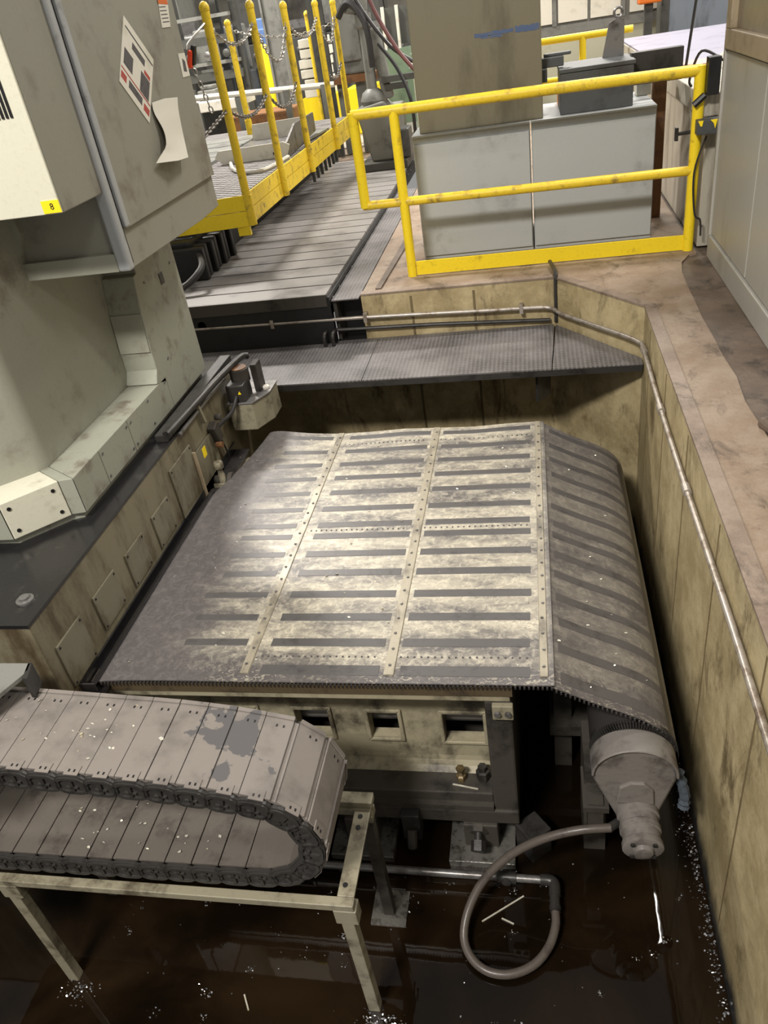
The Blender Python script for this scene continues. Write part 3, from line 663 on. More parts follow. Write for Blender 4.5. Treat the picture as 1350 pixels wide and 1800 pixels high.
build(MB().box(-1.896, -1.888, 3.5, 3.8, -.58, -.28), 'back_plate', M['baseplate'], va)
build(MB().box(-1.889, -1.887, 3.6, 3.65, -.36, -.30), 'yellow_tag', M['stickeryellow'], va)
build(MB().box(-1.9, -1.876, 3.485, 3.50, -.58, -.26), 'strip', M['tan'], va)
build(MB().cyl((-1.90, 3.66, -.545), (-1.79, 3.66, -.545), .032, n=16).cyl((-1.80, 3.66, -.545), (-1.775, 3.66, -.545), .048, n=16), 'flange', M['castdark'], va, smooth=True)
build(MB().obox((-1.82, 3.6, -.545), (.12, .012, .028)), 'handle_bar', M['tablepaint'], va, bevel=.004)
build(MB().lathe((-1.83, 3.63, -.545), [(.02, 0), (.02, .06), (.016, .065), (.016, .1), (.028, .104), (.028, .135), (.024, .142), (.004, .144)], n=14), 'capped_stem', M['tablepaint'], va, smooth=True)

# ------------------------------------------------------------------ walkway plate, pipes
wp = thing('walkway_plate', 'dark tread-plate walkway bridging the far end of the pit', 'walkway', (-.8, 4.75, -.4))
def wplate(poly): return build(MB().prism(poly, 'z', -.313, -.305), 'tread_plate', M['tread'], wp)
wplate([(-2.7, 4.45), (-1.105, 4.42), (-1.105, 5.135), (-2.7, 5.135)])
wplate([(-1.10, 4.42), (.078, 4.395), (.115, 5.12), (.1, 5.135), (-1.10, 5.135)])
wplate([(.083, 4.395), (.6, 4.385), (.6, 4.475), (.125, 5.12)])
build(MB().prism([(-2.7, 4.45), (.6, 4.385), (.6, 4.393), (-2.7, 4.458)], 'z', -.352, -.313), 'edge_angle', M['darkmetal'], wp)
build(MB().prism([(-.005, 4.5), (.075, 4.62), (.06, 4.63), (-.02, 4.51)], 'z', -.57, -.314), 'bracket', M['darkmetal'], wp)
build(MB().box(-2.7, .3, 4.7, 4.74, -.40, -.314), 'bearer', M['black'], wp)
cd = thing('wall_conduit', 'pale galvanised conduit clipped along the back and right pit walls', 'pipe', (.2, 4, -.25))
path = [(-2.6, 5.11, -.12), (-1.18, 5.11, -.14), (-.35, 5.11, -.165), (.03, 5.11, -.175), (.11, 5.085, -.185), (.17, 5.0, -.195), (.36, 4.74, -.19), (.52, 4.52, -.185), (.58, 4.40, -.18), (.588, 4.3, -.175), (.588, 3.6, -.205), (.588, 2.85, -.20), (.588, 2.0, -.175), (.588, 1.5, -.18), (.588, .6, -.18)]
build(MB().tube(bez(path, 4), .013, 10), 'tube', M['conduit'], cd, smooth=True)
for (x, y, z, ax) in [(.588, 3.6, -.205, 1), (.588, 2.85, -.2, 1), (.588, 4.28, -.175, 1)]:
    build(MB().cyl((x, y - .03, z), (x, y + .03, z), .019, n=12), 'coupling', M['conduit'], cd, smooth=True)
for x, z in ((-1.85, -.13), (-1.17, -.14), (-.1, -.172)):
    build(MB().box(x - .012, x + .012, 5.09, 5.15, z - .03, z + .03), 'clip', M['conduit'], cd)
c2 = thing('short_conduit', 'thin dark conduit with two elbows just above the walkway plate', 'pipe', (-.6, 5.12, -.25))
build(MB().tube([(-1.46, 5.12, -.215), (-.7, 5.125, -.235), (.09, 5.125, -.27)], .013, 8), 'tube', M['darkmetal'], c2, smooth=True)
for x in (-1.46, -1.40): build(MB().tube(bez([(x, 5.12, -.215), (x - .01, 5.06, -.22), (x - .012, 5.04, -.25), (x - .012, 5.04, -.304)], 3), .014, 8), 'elbow', M['darkmetal'], c2, smooth=True)
vc = tag(build(MB().tube(bez([(.10, 5.43, .03), (.125, 5.25, .03), (.13, 5.14, .02), (.13, 5.135, -.06), (.13, 5.13, -.29)], 4), .014, 8), 'riser_conduit', M['darkmetal'], smooth=True), 'dark conduit bending over the curb down the pit corner', 'pipe')

# ------------------------------------------------------------------ T-slot bed beyond the walkway
bd = thing('slatted_bed', 'long slatted steel machine bed running away beyond the walkway', 'machine bed', (-2.5, 7.8, -.3))
build(MB().box(-3.9, -1.44, 5.12, 10.6, -.06, .02), 'body', M['black'], bd)
slat = MB().box(-1.22, 1.22, -.1075, .1075, -.014, .014).mesh('slat')
for k in range(23): put(slat, 'slat', M['slot'], bd, (-2.64, 5.20 + k * .2355, .036))
build(MB().box(-3.9, -1.42, 5.085, 5.12, -.035, .05), 'front_bar', M['castdark'], bd, bevel=.004)
build(MB().box(-3.9, -1.40, 5.1, 5.15, -.34, -.036), 'front_face', M['black'], bd)
build(MB().cyl((-2.38, 5.1, -.10), (-2.38, 5.12, -.10), .032, n=16), 'bore', M['black'], bd)
build(MB().box(-1.43, -1.40, 5.09, 10.6, -.10, .03), 'side_rail', M['black'], bd)
for k in range(20): build(MB().cyl((-1.40, 5.2 + k * .235, -.01), (-1.392, 5.2 + k * .235, -.01), .012, n=6), 'bolt', M['steel'], bd)
gp = thing('gutter_plate', 'narrow grey tread plate strip beside the slatted bed', 'plate', (-1.29, 7.5, -.02))
build(MB().box(-1.395, -1.20, 5.12, 8.6, -.012, -.004), 'plate', M['tread'], gp)
build(MB().box(-1.395, -1.37, 5.152, 8.6, -.30, -.012), 'support', M['castdark'], gp)
build(MB().box(-1.37, -1.191, 5.30, 5.34, -.34, -.013), 'gap_shade_panel', M['black'], gp)  # added black panel, stands in for the darkness in the gap
build(MB().box(-1.40, -1.191, 5.152, 5.34, -.37, -.30), 'gap_shade_filler', M['black'], gp)  # added black filler closing the gap below, in place of its shade
tag(build(MB().prism([(-1.10, 5.25), (-1.06, 5.25), (-1.0, 6.6), (-1.05, 6.6)], 'z', 0, .012), 'sealant_bead', M['darkfloor']), 'ragged dark sealant bead on the floor left of the yellow railing', 'sealant')

# ------------------------------------------------------------------ yellow guard railing
gr = thing('guard_railing', 'yellow tubular guard railing with toe board at the far pit edge', 'railing', (.05, 5.5, 0))
Yr = 5.5; R_ = .033
build(MB().tube(bez([(-1.145, Yr, 1.075), (0, Yr, 1.07), (1.01, Yr, 1.06)], 3), R_, 14), 'top_rail', M['yellow_worn'], gr, smooth=True)
build(MB().tube([(-1.135, Yr, 1.09), (-1.135, Yr, .50)], .034, 14), 'end_loop', M['yellow'], gr, smooth=True)
build(MB().tube([(-1.15, Yr, .512), (0, Yr, .505), (.99, Yr, .50)], .029, 14), 'mid_rail', M['yellow_worn'], gr, smooth=True)
build(MB().tube([(-.865, Yr, 1.07), (-.865, Yr, .0)], R_, 14), 'post', M['yellow'], gr, smooth=True)
build(MB().tube([(1.005, Yr, 1.085), (1.005, Yr, .0)], .034, 14), 'post', M['yellow'], gr, smooth=True)
build(MB().box(-.83, .975, Yr - .006, Yr + .006, .004, .10), 'toe_board', M['yellow'], gr)

# ------------------------------------------------------------------ grey cabinets behind the railing
def gcab(x0, x1, label):
    t = thing('floor_cabinet', label, 'cabinet', ((x0 + x1) / 2, 6.2, 0), 'grey cabinets behind the railing')
    build(MB().box(x0, x1, 5.87, 6.62, 0, .845), 'carcass', M['greycab'], t, bevel=.004)
    build(MB().box(x0 + .006, x1 - .006, 5.852, 5.871, .03, .80), 'door', M['greycab'], t, bevel=.003)
    build(MB().box(x0, x1, 5.85, 6.63, .845, .858), 'top', M['greycab'], t, bevel=.002)
gcab(-.815, -.006, 'grey steel floor cabinet carrying the tall olive steel block')
gcab(.004, .815, 'grey steel floor cabinet carrying the charcoal box')
ob = thing('olive_block', 'tall stained olive steel block with a blue chalk smear on top of the cabinet', 'steel block', (-.33, 6.2, .858))
build(MB().box(-.76, .085, 5.9, 6.55, .858, 2.9), 'block', M['greenblock'], ob, bevel=.006)
sm_ = MB()
def blot(x0, x1, z0, z1, n_=14):
    top = [(x0 + (x1 - x0) * i / n_, z1 + rnd.uniform(-.004, .004)) for i in range(n_ + 1)]
    bot = [(x1 - (x1 - x0) * i / n_, z0 + rnd.uniform(-.004, .004)) for i in range(n_ + 1)]
    for i in range(n_): sm_.prism([top[i], top[i + 1], bot[n_ - i - 1], bot[n_ - i]], 'y', 5.8985, 5.9)
blot(-.34, -.09, 1.385, 1.405); blot(-.08, .075, 1.378, 1.412); blot(-.30, -.16, 1.372, 1.386, 6)
build(sm_, 'blue_smear', M['blue_smear'], ob)
db = thing('charcoal_box', 'charcoal metal box with side arm and lifting plate standing on the cabinet', 'machine box', (.43, 6.2, .858))
build(MB().box(.2, .67, 5.93, 6.4, .858, 1.105), 'body', M['darkbox'], db, bevel=.006)
build(MB().box(.195, .68, 5.92, 6.41, 1.105, 1.13), 'lid', M['darkbox'], db, bevel=.004)
build(MB().box(.02, .23, 6.05, 6.12, 1.14, 1.2).box(.05, .12, 6.0, 6.16, 1.06, 1.14).box(.1, .28, 6.08, 6.14, 1.2, 1.22), 'clamp_arm', M['darkbox'], db, bevel=.006)
build(MB().box(.67, 1.0, 6.1, 6.2, 1.02, 1.15).box(.68, .98, 6.02, 6.06, 1.0, 1.04).cyl((.68, 6.0, .99), (.98, 6.0, .99), .02, n=10), 'slide_arm', M['darkmetal'], db)
lp = build(MB().prism([(.50, 1.13), (.64, 1.13), (.64, 1.34), (.60, 1.36), (.54, 1.33)], 'y', 6.3, 6.33), 'lifting_plate', M['steel'], db)
tor = [(.60 + .028 * math.cos(a), 6.315, 1.385 + .028 * math.sin(a)) for a in [2 * PI * i / 16 for i in range(16)]]
build(MB().tube(tor, .009, 8, closed=True), 'eye_bolt', M['steel'], lp, smooth=True)
build(MB().box(.2, .3, 6.42, 6.6, .858, .93), 'orange_base', M['orange'], db)
tag(build(MB().box(.74, .84, 6.35, 6.5, .86, 1.0), 'white_carton', M['white'], bevel=.006), 'small white carton on the cabinet beside the charcoal box', 'box')
tag(build(MB().box(.86, .95, 6.4, 6.5, 0, .95), 'rusty_post', M['rust'], bevel=.004), 'brown rusty post between the cabinet and the lilac topped block', 'post')

# ------------------------------------------------------------------ lilac topped block on the right
lb = thing('covered_block', 'large cream machine block with lilac sheet on top behind the enclosure', 'machine block', (1.7, 7.6, 0))
build(MB().box(1.07, 2.6, 5.55, 10.5, 0, .80), 'base', M['slabside'], lb, bevel=.006)
build(MB().box(1.02, 2.6, 5.5, 10.6, .80, .93), 'top_slab', M['slabside'], lb, bevel=.008)
build(MB().box(1.03, 2.58, 7.2, 10.58, .93, .945), 'lilac_sheet', M['lilac'], lb)
build(MB().prism([(1.1, 7.05), (1.25, 6.9), (1.5, 7.0), (1.55, 7.25), (1.2, 7.25)], 'z', .946, .952), 'pink_cloth', M['pink'], lb)
build(MB().prism([(1.35, .93), (2.55, .93), (2.55, 1.34), (2.0, 1.28), (1.45, 1.0)], 'y', 5.9, 7.1), 'raised_hood', M['slabside'], lb, bevel=.01)
sb = thing('switch_box', 'black switch box and bracket fixed to the block beside the enclosure corner', 'switch', (1.07, 5.47, .85))
build(MB().box(1.03, 1.10, 5.40, 5.49, .93, 1.13), 'housing', M['black'], sb, bevel=.005)
build(MB().box(.99, 1.13, 5.385, 5.49, .72, .80), 'tray', M['darkbox'], sb, bevel=.004)
build(MB().cyl((1.03, 5.45, .93), (.97, 5.45, .88), .02, n=8), 'knob', M['black'], sb)
build(MB().prism([(.99, .80), (1.02, .80), (1.015, .77), (1.005, .77)], 'y', 5.380, 5.385).prism([(1.06, .80), (1.10, .80), (1.09, .75), (1.08, .78)], 'y', 5.380, 5.385), 'yellow_drip', M['stickeryellow'], sb)
tag(build(MB().tube(bez([(1.13, 5.9, 2.4), (1.05, 5.95, 1.6), (1.0, 6.0, 1.02)]), .009, 6).tube(bez([(1.12, 5.45, 1.1), (1.02, 5.6, 1.15), (.98, 5.7, 1.0), (1.0, 5.75, .95)]), .008, 6), 'hanging_cable', M['cable'], smooth=True), 'thin black cable hanging down beside the switch box', 'cable')
tag(build(MB().tube(bez([(1.06, 5.46, .7), (1.0, 5.44, .5), (1.02, 5.44, .25), (1.06, 5.45, .2), (1.07, 5.45, .1)]), .006, 6), 'trailing_wire', M['cable'], smooth=True), 'thin wire trailing down behind the railing corner post', 'wire')
tag(build(MB().cyl((1.07, 5.9, .66), (.95, 5.88, .66), .012, n=8).box(.94, .96, 5.86, 5.9, .62, .70), 'tee_handle', M['darkmetal']), 'small dark tee handle sticking out behind the railing post', 'handle')

# ------------------------------------------------------------------ far right background
wc = thing('door_cabinets', 'row of white double-door cabinets on a sage plinth in the far background', 'cabinet', (1.2, 13, 0))
build(MB().box(-.2, 1.95, 13, 13.6, .0, .95), 'plinth', M['sage'], wc)
build(MB().box(-.2, 1.95, 12.97, 13.6, .95, 1.06), 'shadow_base', M['bggrey'], wc)
build(MB().box(-.2, 1.95, 13, 13.6, 1.06, 2.4), 'carcass', M['bggrey'], wc)
for x0 in (-.04, .42, .86, 1.38): build(MB().box(x0, x0 + (.4 if x0 != .86 else .4), 12.96, 13.0, 1.09, 2.38), 'door', M['whitefar'], wc, bevel=.004)
for x in (.36, .86 + .42): build(MB().box(x - .02, x + .04, 12.95, 12.96, 1.06, 2.4), 'divider', M['bggrey'], wc)
br = thing('far_railing', 'far yellow railing with mid rail in front of the white cabinets', 'railing', (.6, 9.6, 0))
build(MB().tube([(-.3, 9.6, 1.09), (1.06, 9.6, 1.09)], .035, 10), 'top_rail', M['yellow'], br, smooth=True)
build(MB().tube([(-.3, 9.6, .72), (1.06, 9.6, .72)], .03, 10), 'mid_rail', M['yellow'], br, smooth=True)
build(MB().tube([(.56, 9.6, 1.09), (.56, 9.6, 0)], .035, 10), 'post', M['yellow'], br, smooth=True)
build(MB().tube([(-.3, 9.6, 1.09), (-.3, 9.6, 0)], .035, 10), 'post', M['yellow'], br, smooth=True)
bc = thing('tall_cabinet', 'tall streaked blue-grey cabinet at the far right behind the lilac sheet', 'cabinet', (2.3, 12, 0))
build(MB().box(1.75, 2.75, 12, 12.8, 0, 2.6), 'body', M['bluegrey'], bc, bevel=.01)
build(MB().box(1.66, 1.76, 11.98, 12.4, 0, 2.6), 'side_post', M['bgdark'], bc)
oc = thing('orange_control_box', 'orange control box hanging beside the white cabinets', 'control box', (1.5, 11.8, 1.4))
build(MB().box(1.36, 1.64, 11.8, 12.0, 1.2, 1.66), 'case', M['orange'], oc, bevel=.02)
build(MB().box(1.42, 1.5, 11.79, 11.8, 1.42, 1.58), 'display', M['black'], oc)
build(MB().box(1.45, 1.55, 11.9, 12.0, 1.66, 2.6).box(1.45, 1.55, 11.9, 12.0, 0, 1.2), 'stand', M['bgdark'], oc)
sc_ = tag(build(MB().box(3.0, 5.2, 12.6, 13.4, 0, 2.4).box(2.9, 5.2, 12.4, 12.6, 1.5, 1.75), 'cream_machine', M['sage'], bevel=.01), 'cream machine housing far right beyond the lilac sheet', 'machine')
sc_2 = tag(build(MB().box(2.85, 3.3, 11.9, 12.1, .9, 1.5), 'pale_panel', M['white'], bevel=.006), 'pale upright panel far right behind the raised hood', 'panel')

# ------------------------------------------------------------------ yellow edged platform
pf = thing('yellow_platform', 'raised expanded-metal platform with double yellow toe boards above the slatted bed', 'platform', (-3.2, 8.2, .35))
xp = -2.17
def toe(p0, p1, z0, z1, mat):
    d = Vector((p1[0] - p0[0], p1[1] - p0[1])).normalized() * .012; nrm = (-d.y, d.x)
    return build(MB().prism([p0, p1, (p1[0] - d.y, p1[1] + d.x), (p0[0] - d.y, p0[1] + d.x)], 'z', z0, z1), 'toe_board', mat, pf)
segs = [(6.02, 7.05), (7.05, 8.1), (8.1, 9.37), (9.37, 10.45)]
for i, (a, c) in enumerate(segs):
    toe((xp, a + .003), (xp, c - .003), .475, .585, M['yellow_worn']); toe((xp, a + .003), (xp, c - .003), .36, .47, M['yellow_worn'])
toe((-3.3, 5.80), (xp, 6.0), .475, .585, M['yellow']); toe((-3.3, 5.80), (xp, 6.0), .36, .47, M['yellow'])
build(MB().box(-2.28, -2.18, 6.0, 6.03, .29, .40), 'corner_bracket', M['yellow'], pf)
for k in range(7):
    y = 8.2 + k * .19
    build(MB().prism([(y, .36), (y + .05, .36), (y + .02, .24)], 'x', -2.2, -2.17), 'support_tine', M['bgdark'], pf)
# expanded metal deck
em = MB(); cw, ch, tw, tt = .12, .05, .019, .010
xa, xb, ya, yb = -4.1, -2.19, 5.95, 10.45
j = 0; y = ya
while y < yb:
    x = xa; row = []
    k = 0
    while x <= xb:
        row.append((x, y + (ch / 2 if (k + j) % 2 else 0))); x += cw / 2; k += 1
    for i in range(len(row) - 1):
        p0, p1 = row[i], row[i + 1]
        if p0[1] < 5.82 + (p0[0] + 3.3) * .18: continue
        em.add([(p0[0], p0[1], .552), (p1[0], p1[1], .552), (p1[0], p1[1] + tw, .552), (p0[0], p0[1] + tw, .552), (p0[0], p0[1], .562), (p1[0], p1[1], .562), (p1[0], p1[1] + tw, .562), (p0[0], p0[1] + tw, .562)],
               [(4, 5, 6, 7), (0, 1, 5, 4), (2, 3, 7, 6), (0, 3, 2, 1)])
    y += ch / 2 + .014; j += 1
tag(build(em, 'expanded_metal_deck', M['grating'], pf), kind='stuff')
for y in (6.1, 7.0, 8.1, 9.3, 10.4): build(MB().box(-4.1, -2.18, y, y + .06, .46, .55), 'joist', M['bgdark'], pf)
for (x, y) in ((-3.9, 6.3), (-3.9, 10.3)): build(MB().box(x - .06, x + .06, y - .06, y + .06, .05, .46), 'leg', M['bgdark'], pf)
ca = thing('platform_shade_block', 'black ribbed box added to keep the space under the platform dark', 'shade stand-in', (-3.1, 7.8, .05))  # added black mass standing in for the shade under the platform
build(MB().box(-3.9, -2.62, 5.78, 10.3, .051, .34), 'body', M['black'], ca, bevel=.02)
for k in range(7): build(MB().box(-3.8, -2.50 - .02 * (k % 2), 5.72 + k * .11, 5.78 + k * .11, .051, .30), 'shade_fold', M['black'], ca, bevel=.012)
build(MB().tube(bez([(-2.55, 5.75, .25), (-2.45, 5.5, .2), (-2.6, 5.35, .1), (-2.9, 5.3, .07)]), .025, 8), 'hose', M['cable'], ca, smooth=True)
# stanchions and chains
def stanchion(x, y, zt_, lean, label, r=.032, z0=.36):
    t = thing('yellow_stanchion', label, 'post', (x, y, z0), 'yellow stanchions round the platform')
    build(MB().tube([(x, y, z0 + .06), (x + lean * .5, y, (z0 + zt_) / 2), (x + lean, y, zt_ - .02)], r, 12), 'pole', M['yellow_worn'], t, smooth=True)
    build(MB().tube([(x, y, z0), (x, y, z0 + .22)], r + .007, 12), 'socket', M['yellow_worn'], t, smooth=True)
    build(MB().lathe((x + lean, y, zt_ - .03), [(r + .002, 0), (r + .004, .01), (r + .003, .03), (r * .7, .05), (r * .2, .058)], n=12), 'cap', M['yellow_worn'], t, smooth=True)
    return (x + lean, y, zt_)
names = ['nearest the electrical cabinet', 'second from the electrical cabinet', 'middle of the five along the platform edge', 'fourth from the electrical cabinet', 'farthest along the platform edge, behind the railing end']
tops = []
for (y, zt_, le, nm) in zip((6.03, 7.05, 8.1, 9.37, 10.27), (1.81, 1.80, 1.775, 1.765, 1.76), (.0, .01, .0, .0, .0), names):
    tops.append(stanchion(-2.16 + .0, y, zt_, le, 'worn yellow stanchion ' + nm))
bt = []
for (x, y, zt_, nm) in ((-3.35, 10.0, 1.73, 'shorter yellow stanchion at the back left of the platform'), (-2.9, 12.0, 1.70, 'short yellow stanchion seen between the fourth and middle posts')):
    bt.append(stanchion(x, y, zt_, 0, nm, .035, .5 if y < 11 else 0))
linkm = None
def chain(p0, p1, sag, label, mat, step=.036, wire=.0055, lw=.013):
    p0, p1 = Vector(p0), Vector(p1); L = (p1 - p0).length; pts = []
    k = 40
    for i in range(k + 1):
        t = i / k; p = p0.lerp(p1, t); p.z -= sag * 4 * t * (1 - t); pts.append(p)
    tot = sum((pts[i + 1] - pts[i]).length for i in range(k)); nl = max(4, int(tot / step)); mb = MB()
    def at(s_):
        a = 0
        for i in range(k):
            d = (pts[i + 1] - pts[i]).length
            if a + d >= s_ or i == k - 1: return pts[i].lerp(pts[i + 1], min(1, (s_ - a) / d)), (pts[i + 1] - pts[i]).normalized()
            a += d
    for i in range(nl):
        c, t = at((i + .5) * tot / nl); sd = t.cross(Vector((0, 0, 1))); sd = sd.normalized() if sd.length > .1 else Vector((1, 0, 0)); up = sd.cross(t)
        u = sd if i % 2 else up; h = step * .66
        ring = [c + t * (h * math.cos(a)) + u * (lw * math.sin(a)) for a in [2 * PI * q / 8 for q in range(8)]]
        mb.tube(ring, wire, 5, closed=True)
    return tag(build(mb, 'barrier_chain', mat, smooth=True), label, 'chain', 'barrier chains on the stanchions')
ct = [(t[0], t[1], t[2] - .12) for t in tops]
chain(ct[0], ct[1], .13, 'bright chain sagging between the two nearest stanchions', M['chain'])
chain(ct[1], ct[2], .30, 'bright deeply sagging chain between the second and middle stanchions', M['chain'])
chain(ct[2], ct[3], .16, 'chain between the middle and fourth stanchions', M['chain'])
chain(ct[3], ct[4], .26, 'chain between the fourth and farthest stanchions', M['chain'])
chain(bt[0][:2] + (1.66,), (-2.2, 10.2, 1.55), .1, 'chain behind the stanchions from the back left post', M['chain'])
cm = [(t[0], t[1], 1.17) for t in tops]
chain((-2.2, 4.9, .95), cm[0], .0, 'dark twisted chain reaching from the cabinet to the nearest stanchion', M['chaindark'])
chain(cm[0], cm[1], .10, 'dull lower chain between the two nearest stanchions', M['chaindark'])
chain(cm[1], cm[2], .16, 'dull lower chain between the second and middle stanchions', M['chaindark'])
chain(cm[3], cm[4], .14, 'dull lower chain between the fourth and farthest stanchions', M['chaindark'])
hk = thing('snap_hook', 'snap hook with red grip hanging from the nearest stanchion', 'hook', (-2.2, 5.9, 1.55))
build(MB().tube(bez([(-2.17, 6.0, 1.71), (-2.22, 5.92, 1.66), (-2.27, 5.86, 1.61), (-2.28, 5.84, 1.58)]), .007, 6), 'hook', M['chain'], hk, smooth=True)
build(MB().obox((-2.275, 5.85, 1.52), (.03, .05, .11), (0, .3, 0)), 'red_grip', M['redgrip'], hk, bevel=.008)
build(MB().obox((-2.255, 5.87, 1.54), (.03, .05, .12), (0, .3, 0)), 'dark_body', M['black'], hk, bevel=.008)
chain((-2.27, 5.86, 1.46), (-2.22, 5.88, 1.18), .0, 'short bright chain hanging straight down from the red snap hook', M['chain'])
# parts lying on the platform
wb = thing('folded_bracket', 'dirty white folded sheet bracket lying on the platform deck', 'bracket', (-2.7, 8.2, .564))
build(MB().prism([(-2.95, .566), (-2.30, .566), (-2.26, .67), (-2.32, .70), (-2.98, .69), (-3.03, .63)], 'y', 7.80, 7.82), 'front_flange', M['white'], wb)
build(MB().prism([(-3.0, 7.82), (-2.30, 7.82), (-2.36, 8.9), (-3.0, 8.9)], 'z', .60, .615), 'web', M['steel'], wb)
build(MB().prism([(7.80, .566), (9.0, .62), (9.0, .80), (8.2, .80), (7.82, .69)], 'x', -2.30, -2.28), 'side_flange', M['steel'], wb)
build(MB().prism([(-2.98, .60), (-2.40, .60), (-2.40, .78), (-2.95, .77)], 'y', 8.9, 8.92), 'rear_flange', M['white'], wb)
for x in (-2.82, -2.42): build(MB().cyl((x, 7.80, .61), (x, 7.79, .61), .014, n=8), 'hole', M['black'], wb)
cs_ = tag(build(MB().tube(bez([(-2.86, 7.75, .58), (-2.70, 7.35, .58), (-2.55, 7.14, .58), (-2.38, 7.08, .58), (-2.30, 7.25, .58), (-2.26, 7.7, .58)]), .017, 6), 'curved_strip', M['white'], smooth=True), 'curved white edging strip lying on the platform deck', 'strip')
tag(build(MB().obox((-2.42, 9.0, .585), (.35, .7, .02), (0, 0, -.1)), 'sheet_offcut', M['bggrey']), 'flat grey sheet offcut near the far end of the platform', 'sheet')
pl_ = thing('white_decking', 'pale decking boards lying on the back left of the platform', 'boards', (-3.5, 8.9, .563))
for k in range(5): build(MB().box(-4.05, -3.12, 7.9 + k * .36, 8.23 + k * .36, .563, .59), 'plank', M['bggrey'], pl_)
br_ = thing('white_bar_frame', 'white horizontal bar on dark legs crossing behind the stanchions', 'frame', (-3.1, 10.9, 0))
build(MB().tube([(-4.6, 10.7, 1.0), (-2.45, 11.0, .89)], .035, 8), 'bar', M['white'], br_, smooth=True)
for x in (-4.3, -3.7, -3.05, -2.55): build(MB().box(x - .035, x + .035, 10.8, 10.88, 0, .92), 'leg', M['bggrey'], br_)

# ------------------------------------------------------------------ workhead on the bed (far)
wh = thing('tool_head', 'grey wedge-shaped tool head with column standing at the far end of the bed', 'machine head', (-1.7, 10, .05))
build(MB().box(-1.95, -1.4, 9.5, 10.1, .05, .14), 'base', M['bgdark'], wh, bevel=.01)
build(MB().prism([(-1.82, .14), (-1.5, .14), (-1.5, .62), (-1.62, .75), (-1.95, .7)], 'y', 9.6, 10.0), 'body', M['bggrey'], wh, bevel=.02)
build(MB().box(-1.5, -1.36, 9.6, 9.9, .14, .45), 'side_motor', M['bgdark'], wh, bevel=.02)
build(MB().lathe((-1.75, 9.8, .7), [(.13, 0), (.15, .06), (.12, .14), (.06, .18), (.06, .75), (.09, .78), (.09, .9)], n=14), 'spindle', M['bggrey'], wh, smooth=True)
build(MB().obox((-1.62, 9.85, 1.1), (.12, .14, .7), (0, -.12, 0)), 'upper_arm', M['bggrey'], wh, bevel=.02)
build(MB().box(-1.62, -1.2, 9.7, 9.8, .92, .98).box(-1.6, -1.35, 9.75, 9.9, .84, .9), 'cross_bar', M['bgdark'], wh)
build(MB().lathe((-1.83, 9.8, 1.6), [(.02, 0), (.14, .03), (.16, .2), (.12, .5)], n=14), 'bell', M['bggrey'], wh, smooth=True)
gh = thing('drill_head', 'grey drilling head with brass fittings hanging behind the farthest stanchion', 'machine head', (-2.2, 11.4, .9))
build(MB().box(-2.45, -2.0, 11.3, 11.6, .95, 1.9), 'body', M['bggrey'], gh, bevel=.03)
build(MB().box(-2.36, -2.1, 11.24, 11.3, 1.1, 1.7), 'face', M['bggrey'], gh, bevel=.02)
build(MB().box(-2.55, -1.9, 11.25, 11.6, .86, .95), 'foot_plate', M['rust'], gh)
for (x, z) in ((-2.02, 1.5), (-1.98, 1.35), (-1.97, 1.05), (-2.05, 1.75)): build(MB().lathe((x, 11.22, z), [(.035, -.06), (.05, 0), (.03, .05)], n=8), 'fitting', M['brass'], gh, smooth=True)
build(MB().box(-2.25, -2.12, 11.4, 11.5, 0, .86).box(-2.5, -2.4, 11.4, 11.5, 0, .95), 'pedestal', M['bggrey'], gh)
build(MB().box(-2.72, -2.6, 11.3, 11.45, 0, 3).box(-2.56, -2.5, 11.2, 11.26, 0, 3), 'mast', M['bgdark'], gh)
def cable(pts, r, mat, label): return tag(build(MB().tube(bez(pts), r, 7), 'machine_cable', mat, smooth=True), label, 'cable', 'cables looping to the tool head')
cable([(-1.75, 9.6, 2.3), (-1.6, 9.5, 1.7), (-1.35, 9.3, 1.25), (-1.1, 9.1, .95), (-1.0, 9.0, .6)], .022, M['cable_red'], 'maroon cable sweeping down from above to behind the olive block')
cable([(-1.95, 9.7, 2.3), (-1.8, 9.6, 1.8), (-1.45, 9.4, 1.3), (-1.1, 9.2, 1.05), (-.95, 9.1, .8)], .02, M['cable'], 'black cable sweeping down beside the maroon one towards the olive block')
cable([(-1.6, 9.7, 1.3), (-1.4, 9.55, 1.05), (-1.27, 9.4, .75), (-1.25, 9.35, .4)], .02, M['cable'], 'short dark cable hanging in front of the tool head')
cable([(-2.0, 9.7, 1.6), (-1.85, 9.6, 1.72), (-1.68, 9.5, 1.5), (-1.66, 9.5, 1.1)], .035, M['cable'], 'thick grey hose arching over the tool head')

